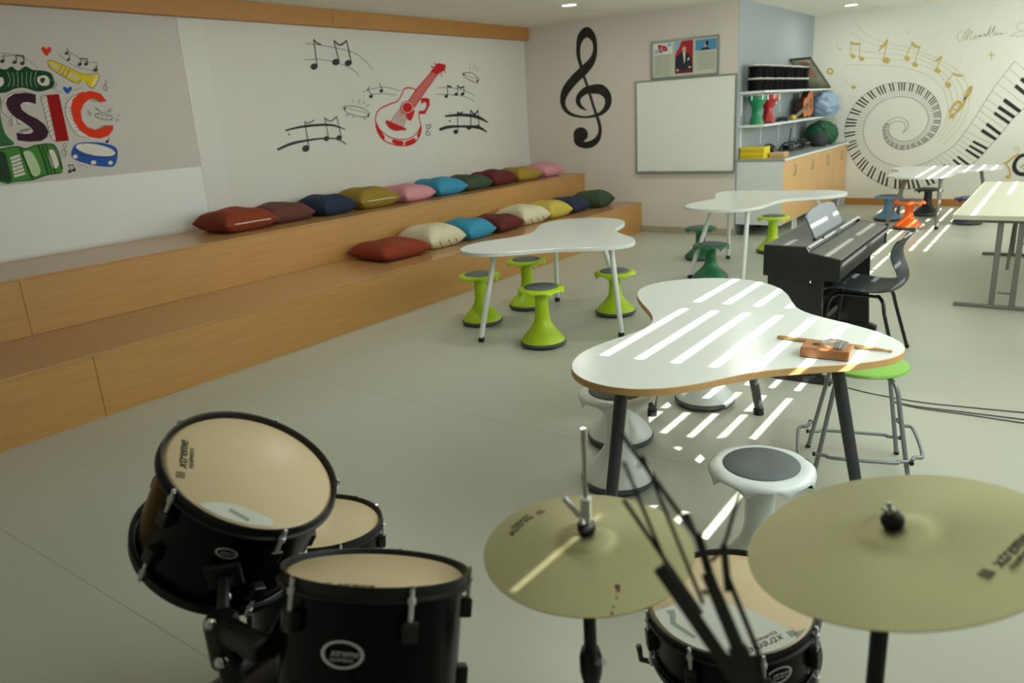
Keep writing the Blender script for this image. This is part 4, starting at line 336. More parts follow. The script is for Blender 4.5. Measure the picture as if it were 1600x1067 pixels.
 'gold_marks': ('far',[('p','gold',[(-2.978,1.933),(-2.979,1.919),(-2.985,1.906),(-2.995,1.896),(-3.008,1.89),(-3.023,1.889),(-3.039,1.892),(-3.053,1.9),(-3.064,1.912),(-3.072,1.926),(-3.075,1.941),(-3.074,1.956),(-3.067,1.969),(-3.057,1.979),(-3.044,1.984),(-3.029,1.986),(-3.014,1.982),(-3.0,1.974),(-2.989,1.963),(-2.981,1.949)]),('p','farpaint',[(-3.003,1.935),(-3.004,1.929),(-3.007,1.922),(-3.012,1.918),(-3.018,1.915),(-3.025,1.914),(-3.032,1.916),(-3.039,1.92),(-3.044,1.925),(-3.048,1.932),(-3.049,1.939),(-3.048,1.946),(-3.046,1.952),(-3.041,1.957),(-3.035,1.959),(-3.028,1.96),(-3.02,1.958),(-3.014,1.955),(-3.008,1.949),(-3.005,1.943)]),('p','gold',[(-2.654,1.69),(-2.655,1.682),(-2.659,1.675),(-2.666,1.67),(-2.675,1.667),(-2.686,1.667),(-2.696,1.668),(-2.706,1.673),(-2.713,1.679),(-2.719,1.686),(-2.721,1.694),(-2.72,1.702),(-2.715,1.709),(-2.708,1.714),(-2.699,1.717),(-2.689,1.718),(-2.679,1.716),(-2.669,1.711),(-2.661,1.705),(-2.656,1.698)]),('S','palegold',[(-2.807,1.822,0.0057),(-2.789,1.75,0.0057),(-2.746,1.733,0.0056)]),('S','palegold',[(-2.879,1.614,0.0057),(-2.888,1.528,0.0058),(-2.844,1.511,0.0057),(-2.855,1.598,0.0057)]),('p','palegold',[(-2.884,2.233),(-2.884,2.227),(-2.887,2.222),(-2.891,2.218),(-2.896,2.216),(-2.902,2.216),(-2.908,2.217),(-2.914,2.22),(-2.918,2.225),(-2.922,2.231),(-2.923,2.237),(-2.922,2.243),(-2.92,2.248),(-2.916,2.252),(-2.91,2.254),(-2.904,2.255),(-2.898,2.253),(-2.893,2.25),(-2.888,2.245),(-2.885,2.239)]),('S','palegold',[(-2.955,2.309,0.0056),(-2.941,2.253,0.0056),(-2.912,2.236,0.0056)]),('s','gold',[(-1.042,1.985,0.0049),(-0.972,1.979,0.0049)]),('s','gold',[(-1.012,2.028,0.0049),(-1.001,1.926,0.0049)]),('p','gold',[(-0.995,1.981),(-0.996,1.977),(-0.997,1.974),(-0.999,1.971),(-1.002,1.97),(-1.006,1.97),(-1.009,1.971),(-1.013,1.973),(-1.015,1.976),(-1.018,1.979),(-1.018,1.983),(-1.018,1.987),(-1.017,1.991),(-1.015,1.993),(-1.012,1.995),(-1.008,1.995),(-1.005,1.994),(-1.001,1.992),(-0.998,1.989),(-0.996,1.985)]),('p','palegold',[(-2.01,2.368),(-2.01,2.364),(-2.012,2.36),(-2.014,2.358),(-2.018,2.356),(-2.021,2.356),(-2.025,2.357),(-2.029,2.359),(-2.032,2.362),(-2.034,2.366),(-2.035,2.37),(-2.035,2.374),(-2.034,2.378),(-2.031,2.38),(-2.028,2.382),(-2.024,2.382),(-2.02,2.381),(-2.016,2.379),(-2.013,2.376),(-2.011,2.372)]),('p','palegold',[(-1.671,2.322),(-1.671,2.319),(-1.672,2.316),(-1.674,2.314),(-1.677,2.313),(-1.68,2.312),(-1.683,2.313),(-1.686,2.315),(-1.688,2.318),(-1.69,2.321),(-1.69,2.324),(-1.69,2.327),(-1.689,2.33),(-1.687,2.332),(-1.685,2.333),(-1.682,2.333),(-1.678,2.332),(-1.676,2.331),(-1.673,2.328),(-1.671,2.325)]),('p','palegold',[(-1.344,1.969),(-1.344,1.966),(-1.345,1.963),(-1.347,1.961),(-1.349,1.959),(-1.352,1.959),(-1.355,1.96),(-1.358,1.962),(-1.36,1.964),(-1.362,1.967),(-1.363,1.97),(-1.363,1.974),(-1.362,1.976),(-1.36,1.978),(-1.357,1.98),(-1.354,1.98),(-1.351,1.979),(-1.348,1.977),(-1.346,1.975),(-1.345,1.972)]),('p','palegold',[(-2.084,1.831),(-2.084,1.828),(-2.085,1.825),(-2.087,1.823),(-2.09,1.821),(-2.093,1.821),(-2.096,1.822),(-2.099,1.823),(-2.102,1.826),(-2.104,1.829),(-2.104,1.833),(-2.104,1.836),(-2.103,1.839),(-2.101,1.841),(-2.098,1.842),(-2.095,1.843),(-2.092,1.842),(-2.089,1.84),(-2.086,1.838),(-2.084,1.834)])]),
 'black_clef': ('far',[('S','black',[(-0.45,0.69,0.0244),(-0.539,0.678,0.0222),(-0.592,0.599,0.0223),(-0.588,0.506,0.0249),(-0.524,0.444,0.0248),(-0.423,0.451,0.0295),(-0.342,0.53,0.0341),(-0.332,0.635,0.0291),(-0.4,0.741,0.0243)]),('S','black',[(-0.426,0.872,0.0218),(-0.445,0.69,0.022),(-0.46,0.584,0.0221),(-0.469,0.505,0.0173)]),('S','gold',[(-0.565,0.705,0.0099),(-0.617,0.666,0.0149),(-0.679,0.6,0.0125),(-0.713,0.588,0.01)]),('S','gold',[(-0.701,0.587,0.0075),(-0.646,0.506,0.01),(-0.63,0.425,0.01)]),('p','gold',[(-0.618,0.404),(-0.619,0.396),(-0.623,0.389),(-0.63,0.384),(-0.638,0.381),(-0.648,0.379),(-0.658,0.381),(-0.668,0.384),(-0.676,0.39),(-0.681,0.396),(-0.683,0.404),(-0.683,0.411),(-0.679,0.418),(-0.672,0.424),(-0.663,0.427),(-0.653,0.428),(-0.643,0.427),(-0.634,0.423),(-0.626,0.418),(-0.621,0.411)]),('S','palegold',[(-0.641,0.773,0.0074),(-0.598,0.804,0.0074),(-0.566,0.758,0.0074),(-0.615,0.751,0.0074)]),('S','gold',[(-0.523,0.532,0.0099),(-0.482,0.571,0.0098)])]),
 'wall_script': ('far',[('S','script',[(-1.382,2.314,0.0051),(-1.415,2.296,0.0051),(-1.424,2.244,0.0051),(-1.398,2.189,0.0051),(-1.365,2.208,0.0051),(-1.35,2.266,0.0051),(-1.327,2.316,0.0051),(-1.341,2.243,0.0051),(-1.343,2.198,0.0051)]),('S','script',[(-1.326,2.309,0.0051),(-1.287,2.334,0.0051),(-1.308,2.262,0.0051),(-1.316,2.203,0.0051),(-1.295,2.268,0.0051),(-1.257,2.309,0.0051),(-1.271,2.236,0.0051),(-1.27,2.191,0.0051),(-1.247,2.204,0.0051)]),('S','script',[(-1.25,2.204,0.0051),(-1.215,2.223,0.0051),(-1.21,2.245,0.0051),(-1.229,2.232,0.0051),(-1.223,2.209,0.0051),(-1.186,2.212,0.0051),(-1.175,2.234,0.005)]),('S','script',[(-1.175,2.234,0.005),(-1.155,2.239,0.005),(-1.159,2.217,0.005),(-1.18,2.223,0.005),(-1.175,2.237,0.005),(-1.134,2.233,0.005)]),('S','script',[(-1.102,2.248,0.005),(-1.122,2.25,0.005),(-1.123,2.228,0.005),(-1.103,2.23,0.005),(-1.098,2.248,0.005),(-1.099,2.226,0.005),(-1.08,2.235,0.005)]),('S','script',[(-1.08,2.235,0.005),(-1.054,2.302,0.005),(-1.048,2.341,0.005),(-1.059,2.324,0.005),(-1.068,2.245,0.005),(-1.052,2.225,0.005)]),('S','script',[(-1.046,2.231,0.005),(-1.013,2.297,0.005),(-1.001,2.336,0.005),(-1.013,2.327,0.005),(-1.021,2.247,0.005),(-1.005,2.224,0.005)]),('S','script',[(-1.002,2.227,0.005),(-0.974,2.242,0.005),(-0.975,2.257,0.005),(-0.991,2.244,0.005),(-0.982,2.225,0.005),(-0.953,2.233,0.005)]),('S','script',[(-0.953,2.233,0.005),(-0.935,2.249,0.0049),(-0.935,2.224,0.0049),(-0.914,2.243,0.0049),(-0.909,2.225,0.0049),(-0.867,2.235,0.0049)]),('S','script',[(-0.665,2.339,0.0048),(-0.718,2.352,0.0048),(-0.76,2.328,0.0049),(-0.762,2.285,0.0049),(-0.72,2.252,0.0049),(-0.68,2.24,0.0048),(-0.663,2.21,0.0048),(-0.711,2.179,0.0049),(-0.779,2.2,0.0049),(-0.817,2.19,0.0049),(-0.775,2.229,0.0049),(-0.706,2.243,0.0048)])]),
}
# ------------------------------------------------------------------ room shell
LX, BY, RX, FY, CZ, NY = -6.30, 9.18, -3.285, 12.33, 2.72, -1.6
def slab(name, a, b, m): return struct(MB().box(a, b, m).build(name))
slab('floor', (LX-0.2, NY-0.2, -0.1), (WX+0.25, FY+0.2, 0), FLOOR)
slab('ceiling', (LX-0.2, NY-0.2, CZ), (WX+0.05, FY+0.2, CZ+0.1), CEIL)
slab('wall_left', (LX-0.15, NY-0.15, 0), (LX, BY, CZ), P_LEFT)
slab('wall_back', (LX-0.15, BY, 0), (RX, BY+0.15, CZ), P_BACK)
slab('wall_alcove', (RX-0.12, BY+0.15, 0), (RX, FY+0.1, CZ), P_RET)
struct(MB().box((RX-0.0005, BY+0.0, 0), (RX+0.003, BY+0.16, CZ), P_RET).build('trim_1'))
slab('wall_far', (RX-0.12, FY, 0), (WX+0.2, FY+0.15, CZ), P_FAR)
slab('wall_rear', (LX-0.15, NY-0.15, 0), (WX+0.2, NY, CZ), P_LEFT)
P_STRIP = mat('paint_strip', (211, 210, 203), 0.65, var=0.01, scale=2)
# left wall: painted plaster strip and low white band beside the lettering
struct(MB().box((LX, 3.99, 0.80), (LX+0.008, 4.235, 2.56), P_STRIP).build('trim_2', bevel=0.004))
struct(MB().box((LX, NY, 0.80), (LX+0.004, 3.99, 1.322), P_LOW).build('trim_3'))
for n_, (a_, b_) in enumerate(((NY, 5.668), (5.672, BY))):
    struct(MB().box((LX, a_, 2.56), (LX+0.09, b_, CZ), WOODB).build('trim_%d' % (4+n_), bevel=0.002))
struct(MB().box((-4.54, BY-0.012, 0), (RX, BY, 0.085), P_DADO).build('baseboard_back', bevel=0.003))
struct(MB().box((-2.70, FY-0.015, 0), (WX, FY, 0.10), WOODB).build('baseboard_far', bevel=0.003))
# window wall with slatted blinds: piers, sill wall, lintel, one blind per window bay
posts = [2.56, 3.46, 4.30, 5.20, 6.10, 7.02, 7.86, 8.60, 9.385, 10.17, 11.0, 11.8]
slab('wall_right', (WX, NY, 0), (WX+0.2, FY, 0.95), P_FAR)
struct(MB().box((WX, NY, 2.56), (WX+0.04, FY, CZ), P_FAR).build('wall_right_lintel'))
struct(MB().box((WX, NY, 0.95), (WX+0.2, 0.935, 2.65), P_FAR).build('wall_right_pier'))
edges = [0.93, 1.26]+posts+[FY]
STEP = 0.138*TANE
BLIND = mat('blind_slat', (206, 208, 200), 0.6, var=0.02)
g0 = 0.7+(WX+0.047+0.941)*TANE
for i in range(len(edges)-1):
    hw = 0.062 if edges[i] < 6 else 0.032
    y0, y1 = edges[i]+(hw if i else 0), edges[i+1]-(hw if i < len(edges)-2 else 0)
    fr = MB(); fr.box((WX+0.042, edges[i+1]-hw, 0.95), (WX+0.12, edges[i+1]+hw, 2.65), WHITE_M)
    w = struct(fr.build('window_%d' % (i+1)))
    gaps = [g0+STEP*j for j in range(-3 if 5.0 < edges[i] < 7.8 else -4, 4)]
    if i == 0: gaps = [1.984]
    if i == 1: gaps = []
    low = g0-STEP*5
    sl = MB(); z = 0.95; hg = 0.0155 if i else 0.005
    if i == 2:
        # short low gap and filler slats added here to shape the sun stripes
        sl.box((WX+0.045, y0-0.002, low-hg), (WX+0.049, 2.60, low+hg), BLIND); sl.box((WX+0.045, 3.05, low-hg), (WX+0.049, y1+0.002, low+hg), BLIND)
        sl.box((WX+0.045, 2.80, gaps[0]-hg), (WX+0.049, y1+0.002, gaps[0]+hg), BLIND)
        gaps = [low]+gaps
    for g in gaps+[None]:
        top = 2.65 if g is None else g-hg
        nseg = max(1, round((top-z)/0.14))
        for k in range(nseg):
            a, b_ = z+(top-z)*k/nseg, z+(top-z)*(k+1)/nseg
            sl.box((WX+0.045, y0-0.002, a), (WX+0.049, y1+0.002, b_), BLIND)
        if g is not None: z = g+hg
    struct(sl.build('window_%d_blind' % (i+1), parent=w))

# ------------------------------------------------------------------ wall paintings
def art_mesh(key, map3, base, name, parent=None, step=0.0004):
    mb = MB(); lay = base
    for kind, c, pts in ART[key][1]:
        m = AC[c]; lay += step
        if kind in 'pP':
            q = spline(pts, 6, True) if kind == 'P' else pts
            mb.add([map3(u, v, lay) for u, v in q], [tuple(range(len(q)))], m)
        else:
            q = spline(pts, 6) if kind == 'S' else pts
            L, R = [], []
            for i, (u, v, w) in enumerate(q):
                a = q[max(i-1, 0)]; b = q[min(i+1, len(q)-1)]
                dx, dy = b[0]-a[0], b[1]-a[1]; d = math.hypot(dx, dy) or 1e-6
                L.append((u-dy/d*w, v+dx/d*w)); R.append((u+dy/d*w, v-dx/d*w))
            n = len(q); vs = [map3(u, v, lay) for u, v in L+R]
            mb.add(vs, [(i, i+1, n+i+1, n+i) for i in range(n-1)], m)
            # round ends
            for e in (0, n-1):
                u, v, w = q[e]
                mb.add([map3(u+w*.98*math.cos(t*math.pi/5), v+w*.98*math.sin(t*math.pi/5), lay-step*.4*(1+e/(n+1))) for t in range(10)], [tuple(range(10))], m)
    me = bpy.data.meshes.new(name); me.from_pydata(mb.v, [], mb.f)
    for m in mb.mats: me.materials.append(m)
    for p, k in zip(me.polygons, mb.m): p.material_index = k
    o = bpy.data.objects.new(name, me); COL.objects.link(o)
    if parent is not None: o.parent = parent
    return o
onleft = lambda u, v, l: (LX+l, u, v)
onback = lambda u, v, l: (u, BY-l, v)
onfar = lambda u, v, l: (u, FY-l, v)
for key, nm, lab in (
    ('notes_upper', 'music_note_painting', 'three black music notes on thin wavy grey staff painted highest on the left wall'),
    ('notes_bold_left', 'music_note_painting', 'three black music notes on two bold curved lines left of the red guitar'),
    ('notes_small', 'music_note_painting', 'pair of small black notes on grey lines touching the red guitar on its left'),
    ('tambourine_left', 'tambourine_painting', 'grey outlined tambourine sketch painted left of the red guitar'),
    ('tambourine_right', 'tambourine_painting', 'small grey tambourine sketch painted right of the red guitar neck'),
    ('guitar', 'guitar_painting', 'red line drawing of an acoustic guitar painted on the left wall'),
    ('note_beside_guitar', 'music_note_painting', 'tiny single looped note painted just right of the red guitar body'),
    ('notes_right', 'music_note_painting', 'small black notes on faint grey lines right of the red guitar neck'),
    ('notes_bold_right', 'music_note_painting', 'black notes on two thick black lines to the right of the red guitar')):
    tag(art_mesh(key, onleft, 0.001, nm), lab, 'wall painting')
tag(art_mesh('treble_clef', onback, 0.002, 'treble_clef_painting', step=0.0003), 'large black treble clef painted on the beige back wall left of the whiteboard', 'wall painting')
mur = thing('lettering_mural', 'colourful wall mural with big coloured letters and drawn instruments left of the plaster strip', 'wall painting', (LX, 2.6, 1.325))
def onmur(u, v, l): return (l, u-2.6, v-1.325)
MB().box((0.0005, NY+0.05-2.6, 0), (0.004, 3.99-2.6, 2.56-1.325), P_MURAL).build('mural_panel', mur)
for key, nm in (('mural_letter_u', 'letter'), ('mural_letter_s', 'letter'), ('mural_letter_i', 'letter'), ('mural_letter_c', 'letter'),
                ('mural_heart_red', 'heart'), ('mural_heart_blue', 'heart'), ('mural_trumpet', 'trumpet_drawing'), ('mural_notes_left', 'music_note_drawing'), ('mural_notes_top', 'music_note_drawing'), ('mural_note_single', 'music_note_drawing'), ('mural_notes_low', 'music_note_drawing'),
                ('mural_clefs', 'clef_drawing'), ('mural_concertina', 'concertina_drawing'), ('mural_accordion', 'accordion_drawing'),
                ('mural_tambourine', 'tambourine_drawing'), ('mural_cymbals', 'hand_cymbal_drawing')):
    o = art_mesh(key, onmur, 0.0045, nm, mur)
    lab = {'mural_letter_u': 'green letter U', 'mural_letter_s': 'dark plum letter S', 'mural_letter_i': 'crimson letter I', 'mural_letter_c': 'orange red letter C',
           'mural_heart_red': 'red heart', 'mural_heart_blue': 'blue heart'}.get(key)
    if lab: o['label'] = lab
# far wall: spiral keyboard
kb = thing('keyboard_spiral_painting', 'black and white piano keyboard spiral painted on the far wall', 'wall painting', (-2.0, FY, 1.1))
def onkb(u, v, l): return (u+2.0, -l, v-1.1)
band = spline([tuple(p) for p in ART['KEYBAND']], 12)
acc = [0.0]
for a, b in zip(band, band[1:]): acc.append(acc[-1]+math.hypot(b[0]-a[0], b[1]-a[1]))
mo = MB()
def strip(mb, pts, w, lay, m):
    L, R = [], []
    for i, (u, v) in enumerate(pts):
        a = pts[max(i-1, 0)]; b = pts[min(i+1, len(pts)-1)]; dx, dy = b[0]-a[0], b[1]-a[1]; d = math.hypot(dx, dy) or 1e-6
        L.append((u-dy/d*w, v+dx/d*w)); R.append((u+dy/d*w, v-dx/d*w))
    n = len(pts); mb.add([onkb(u, v, lay) for u, v in L+R], [(i, i+1, n+i+1, n+i) for i in range(n-1)], m)
strip(mo, [(p[0], p[1]) for p in band], 0.004, 0.0016, AC['keyline'])
strip(mo, [(p[2], p[3]) for p in band], 0.004, 0.0016, AC['keyline'])
def bandat(i):
    i = max(0.0, min(len(band)-1.001, i)); k = int(i); t = i-k
    return tuple(band[k][d]*(1-t)+band[k+1][d]*t for d in range(4))
wk, bk = MB(), []
def at_arc(d):
    d = max(0.0, min(acc[-1]-1e-6, d)); k = max(j for j in range(len(acc)) if acc[j] <= d)
    return bandat(k+(d-acc[k])/max(acc[k+1]-acc[k], 1e-9))
d, key = 0.0, 0
while d < acc[-1]-0.5:
    p = at_arc(d); wd = math.hypot(p[0]-p[2], p[1]-p[3]); kw = max(0.013, wd*0.2)
    strip(wk, [(p[0], p[1]), (p[2], p[3])], 0.0022, 0.0012, AC['keyline'])
    if key % 7 not in (2, 6):
        a, b, f = at_arc(d+0.77*kw), at_arc(d+1.23*kw), 0.57
        q = [(a[0], a[1]), (b[0], b[1]), (b[0]+(b[2]-b[0])*f, b[1]+(b[3]-b[1])*f), (a[0]+(a[2]-a[0])*f, a[1]+(a[3]-a[1])*f)]
        bk.append([onkb(u, v, 0.002) for u, v in q])
    d += kw; key += 1
rest = MB()
for k, q in enumerate(bk):
    if k < 100: MB().add(q, [(0, 1, 2, 3)], INK).build('black_key', kb)
    else: rest.add(q, [(0, 1, 2, 3)], INK)
if rest.v: rest.build('black_keys', kb)['kind'] = 'stuff'
for mb, nm in ((mo, 'outline'), (wk, 'white_key_lines')):
    me = bpy.data.meshes.new(nm); me.from_pydata(mb.v, [], mb.f)
    for m in mb.mats: me.materials.append(m)
    o = bpy.data.objects.new(nm, me); COL.objects.link(o); o.parent = kb
tag(art_mesh('gold_staff', onfar, 0.002, 'gold_staff_painting', step=0.0002), 'gold music staff with gold notes sweeping over the keyboard spiral', 'wall painting')
gm = thing('gold_ornament_painting', 'scattered small gold marks and notes painted around the keyboard spiral', 'wall painting', (-2.6, FY, 1.6))
els = ART['gold_marks'][1]
for k, grp in enumerate([els[0:2], els[2:4], els[4:5], els[5:7], els[7:10], els[10:11], els[11:12], els[12:13], els[13:14]]):
    ART['_g'] = ('far', grp)
    art_mesh('_g', lambda u, v, l: (u+2.6, -l, v-1.6), 0.002, 'gold_mark', gm, 0.0002)
tag(art_mesh('black_clef', onfar, 0.002, 'black_clef_painting', step=0.0002), 'black curled clef with gold notes at the right end of the far wall', 'wall painting')
tag(art_mesh('wall_script', onfar, 0.002, 'script_lettering', step=0.0002), 'faint gold handwritten script high on the far wall at right', 'wall painting')

# ------------------------------------------------------------------ whiteboard, notice frame
ALU = mat('aluminium', (150, 156, 150), 0.4, 0.6)
WB = mat('whiteboard_surface', (232, 236, 230), 0.25, var=0.01, scale=3)
def frame_bars(mb, x0, x1, z0, z1, t, d0, d1, m):
    mb.box((x0, d0, z0), (x1, d1, z0+t), m); mb.box((x0, d0, z1-t), (x1, d1, z1), m)
    mb.box((x0, d0, z0+t), (x0+t, d1, z1-t), m); mb.box((x1-t, d0, z0+t), (x1, d1, z1-t), m); return mb
w = thing('whiteboard', 'blank whiteboard in a thin grey frame on the back wall', 'whiteboard', (-3.94, BY, 0.775))
MB().box((-0.65, -0.022, 0.012), (0.645, -0.003, 1.125), WB).build('board', w)
frame_bars(MB(), -0.66, 0.655, 0, 1.137, 0.018, -0.028, -0.001, ALU).build('frame', w, bevel=0.002)
MB().box((-0.655, -0.055, -0.005), (0.655, -0.028, 0.022), ALU).build('pen_tray', w, bevel=0.003)
MB().box((-0.49, -0.05, 0.022), (-0.37, -0.035, 0.037), mat('pale_eraser', (200, 210, 206), 0.6)).build('eraser', w, bevel=0.003)
w = thing('notice_frame', 'framed notice board with three printed sheets hanging above the whiteboard', 'notice board', (-3.95, BY, 1.918))
PAPER = mat('paper', (196, 204, 186), 0.8, var=0.02); PRINT = mat('faint_print', (150, 156, 138), 0.8)
MB().box((-0.42, -0.014, 0.012), (0.42, -0.004, 0.43), PAPER).build('backing', w)
frame_bars(MB(), -0.435, 0.437, 0, 0.442, 0.02, -0.022, -0.001, ALU).build('frame', w, bevel=0.002)
def flat(name, els, parent, d0=-0.015):
    mb = MB()
    for k, (m, pts) in enumerate(els): mb.add([(x, d0-0.0005*k, z) for x, z in pts], [tuple(range(len(pts)))], m)
    return mb.build(name, parent)
def rect(x0, z0, x1, z1): return [(x0, z0), (x1, z0), (x1, z1), (x0, z1)]
def ell(cx, cz, rx, rz, n=20): return [(cx+rx*math.cos(2*math.pi*t/n), cz+rz*math.sin(2*math.pi*t/n)) for t in range(n)]
RED = mat('print_red', (176, 26, 44), 0.6); PBLUE = mat('print_blue', (76, 150, 196), 0.6); SUIT = mat('print_navy', (24, 28, 44), 0.6); FACE = mat('print_skin', (206, 166, 150), 0.6); PWH = mat('print_white', (226, 230, 226), 0.6); PALEB = mat('print_pale_blue', (150, 184, 216), 0.6); MAROON = mat('print_maroon', (100, 26, 44), 0.6)
lines = []
for k in range(8):
    lines += [(PRINT, rect(-0.375, 0.26-k*0.03, -0.285, 0.266-k*0.03)), (PRINT, rect(-0.265, 0.26-k*0.03, -0.175, 0.266-k*0.03))]
fl = flat('flag_sheet', [(PWH, rect(-0.40, 0.285, -0.15, 0.41)), (PALEB, ell(-0.36, 0.32, 0.03, 0.025)), (PALEB, ell(-0.19, 0.385, 0.025, 0.02)), (RED, [(-0.345, 0.40), (-0.27, 0.385), (-0.235, 0.375), (-0.205, 0.325), (-0.27, 0.315), (-0.32, 0.30)]), (PWH, ell(-0.283, 0.348, 0.024, 0.024)), (RED, ell(-0.275, 0.35, 0.019, 0.019)), (PWH, ell(-0.256, 0.348, 0.007, 0.007, 5))]+lines, w)
flat('portrait_sheet', [(RED, rect(-0.115, 0.045, 0.115, 0.415)), (PALEB, [(-0.115, 0.27), (-0.06, 0.35), (-0.03, 0.415), (-0.115, 0.415)]), (MAROON, rect(-0.115, 0.045, 0.115, 0.1)),
     (SUIT, [(-0.115, 0.08), (0.11, 0.09), (0.10, 0.2), (0.07, 0.26), (0.03, 0.285), (-0.03, 0.285), (-0.09, 0.25), (-0.115, 0.2)]), (PWH, [(-0.012, 0.285), (0.02, 0.285), (0.012, 0.18), (0.004, 0.15)]), (PWH, [(0.045, 0.18), (0.07, 0.2), (0.065, 0.225), (0.05, 0.21)]), (FACE, ell(0.002, 0.315, 0.026, 0.036)), (FACE, ell(-0.08, 0.085, 0.018, 0.014)), (FACE, ell(0.075, 0.11, 0.02, 0.012))], w)
lines = []
for k in range(9): lines.append((PRINT, rect(0.165, 0.25-k*0.022, 0.385, 0.255-k*0.022)))
flat('blue_sheet', [(PBLUE, rect(0.145, 0.285, 0.405, 0.405)), (SUIT, [(0.2, 0.288), (0.345, 0.29), (0.30, 0.315), (0.245, 0.315)]), (FACE, ell(0.272, 0.345, 0.02, 0.03)), (SUIT, ell(0.29, 0.36, 0.02, 0.028))]+lines, w)

# ------------------------------------------------------------------ ceiling lights
LAMP = mat('lamp_disc', (255, 252, 240), 0.5, emit=((255, 250, 235), 14.0))
def downlight(x, y, lab, watt=7.0):
    t = thing('ceiling_downlight', lab, 'ceiling light', (x, y, CZ), 0, 'recessed ceiling downlights')
    MB().lathe([(0.078, -0.001), (0.092, -0.001), (0.094, -0.006), (0.086, -0.012), (0.078, -0.008)], WHITE_M, 32, close=True).build('rim', t, smooth=40)
    MB().lathe([(0.0, -0.006), (0.079, -0.006), (0.079, -0.001), (0.0, -0.001)], LAMP, 32).build('diffuser', t)
    l = bpy.data.lights.new('downlight_lamp', 'AREA'); l.shape = 'DISK'; l.size = 0.15; l.energy = watt; l.color = (0.98, 1.0, 0.92)
    o = bpy.data.objects.new('downlight_lamp', l); COL.objects.link(o); o.parent = t; o.location = (0, 0, -0.02)
downlight(-4.665, 7.709, 'glowing round downlight in the ceiling above the treble clef')
downlight(-2.571, 11.348, 'glowing round downlight in the ceiling near the keyboard spiral wall')
for x, y, nm in ((-2.57, 7.7, 'middle of the room'), (-4.66, 4.1, 'tiered bench'), (-2.57, 4.1, 'white tables')):  # downlights added out of view to raise the ambient light
    downlight(x, y, 'added fill downlight in the ceiling over the %s, unseen above the picture' % nm, 9.0)

# ------------------------------------------------------------------ tiered bench
b = thing('tiered_bench', 'two-step wooden bench running along the left wall with cushions on it', 'bench', (-5.4, 4.0, 0))
BX1, BX2, Z1, Z2 = -4.545, -5.40, 0.395, 0.78
def bl(x, y, z): return (x+5.4, y-4.0, z)
for y0, y1 in ((NY+0.02, 1.965), (1.968, BY-0.002)):
    MB().box(bl(BX1-0.02, y0, 0.0), bl(BX1, y1, Z1-0.018), WOODF).build('lower_riser', b)
MB().box(bl(BX2+0.001, NY+0.02, Z1-0.018), bl(BX1+0.004, BY-0.002, Z1), WOODT).build('lower_tread', b, bevel=0.002)
for y0, y1 in ((NY+0.02, 1.995), (1.998, BY-0.002)):
    MB().box(bl(BX2-0.02, y0, Z1+0.001), bl(BX2, y1, Z2-0.018), WOODF).build('upper_riser', b)
MB().box(bl(LX+0.002, NY+0.02, Z2-0.018), bl(BX2+0.004, BY-0.002, Z2), WOODT).build('upper_tread', b, bevel=0.002)

# ------------------------------------------------------------------ cushions
def cushion_mesh(w, d, h, m, seed):
    rnd = random.Random(seed); N = 18; mb = MB(); vs, fs = [], []
    ph = [rnd.uniform(0, 6.28) for _ in range(4)]
    def pt(i, j, s):
        u, v = 2*i/N-1, 2*j/N-1
        pinch = 1-0.09*(1-abs(u)**2.0)*abs(v)**4-0.09*(1-abs(v)**2.0)*abs(u)**4
        x = u*w/2*(1-0.08*(1-v*v)*abs(u)**3); y = v*d/2*(1-0.08*(1-u*u)*abs(v)**3)
        e = max(0.0, (1-u**4)*(1-v**4))**0.62
        wr = 0.006*math.sin(5*u+ph[0]+3*v)+0.005*math.sin(7*v+ph[1]-2*u)
        z = h*0.34+(h*0.66*e+wr*e if s > 0 else -h*0.34*min(1, e*1.25))
        cr = 0.012*(abs(u*v))**3
        return (x, y, z+cr)
    for s in (1, -1):
        for i in range(N+1):
            for j in range(N+1): vs.append(pt(i, j, s))
    K = (N+1)**2
    for i in range(N):
        for j in range(N):
            a = i*(N+1)+j; fs.append((a, a+1, a+N+2, a+N+1)); fs.append((K+a+N+1, K+a+N+2, K+a+1, K+a))
    return mb.add(vs, fs, m)
def fabric(n, rgb): return mat('fabric_'+n, rgb, 0.9, var=0.08, scale=60, bump=0.35, bscale=350)
CUC = {'rust': fabric('rust', (128, 48, 18)), 'plum': fabric('plum', (92, 52, 44)), 'navy': fabric('navy', (24, 40, 66)), 'olive': fabric('olive', (142, 118, 34)), 'pink': fabric('pink', (202, 140, 148)),
       'turq': fabric('turquoise', (50, 138, 172)), 'green': fabric('green', (50, 70, 44)), 'maroon': fabric('maroon', (88, 24, 22)), 'mustard': fabric('mustard', (150, 122, 40)), 'cream': fabric('cream', (206, 198, 168)), 'yellow': fabric('yellow', (186, 168, 70))}
def cushion(col, x, y, z, rz, w, d, h, lab, grp, zipc=None, ties=False, tilt=0.0):
    t = thing('cushion', lab, 'cushion', (x, y, z), rz, grp)
    t.rotation_euler = (tilt, 0, rz)
    cushion_mesh(w, d, h, CUC[col], int(abs(y)*100)).build('cover', t, smooth=180, sub=1)
    if zipc:
        zz = MB(); pts = [(w/2*0.93+0.004*math.sin(k), -d*0.33+d*0.66*k/8, h*0.36+0.012) for k in range(9)]
        zz.tube(pts, 0.005, mat('zip_tape', (214, 206, 190), 0.6), 8).build('zip', t, smooth=180)['label'] = 'pale zip'
    if ties:
        for k in (-0.12, 0.0, 0.1):
            MB().tube([(w*0.46, k, h*0.36), (w*0.485, k+0.008, h*0.2), (w*0.49, k+0.02, h*0.05)], 0.004, mat('tie_cord', (90, 84, 70), 0.8), 6).build('tie', t, smooth=180)
UP, LO = 'cushions on the upper step', 'cushions on the lower step'
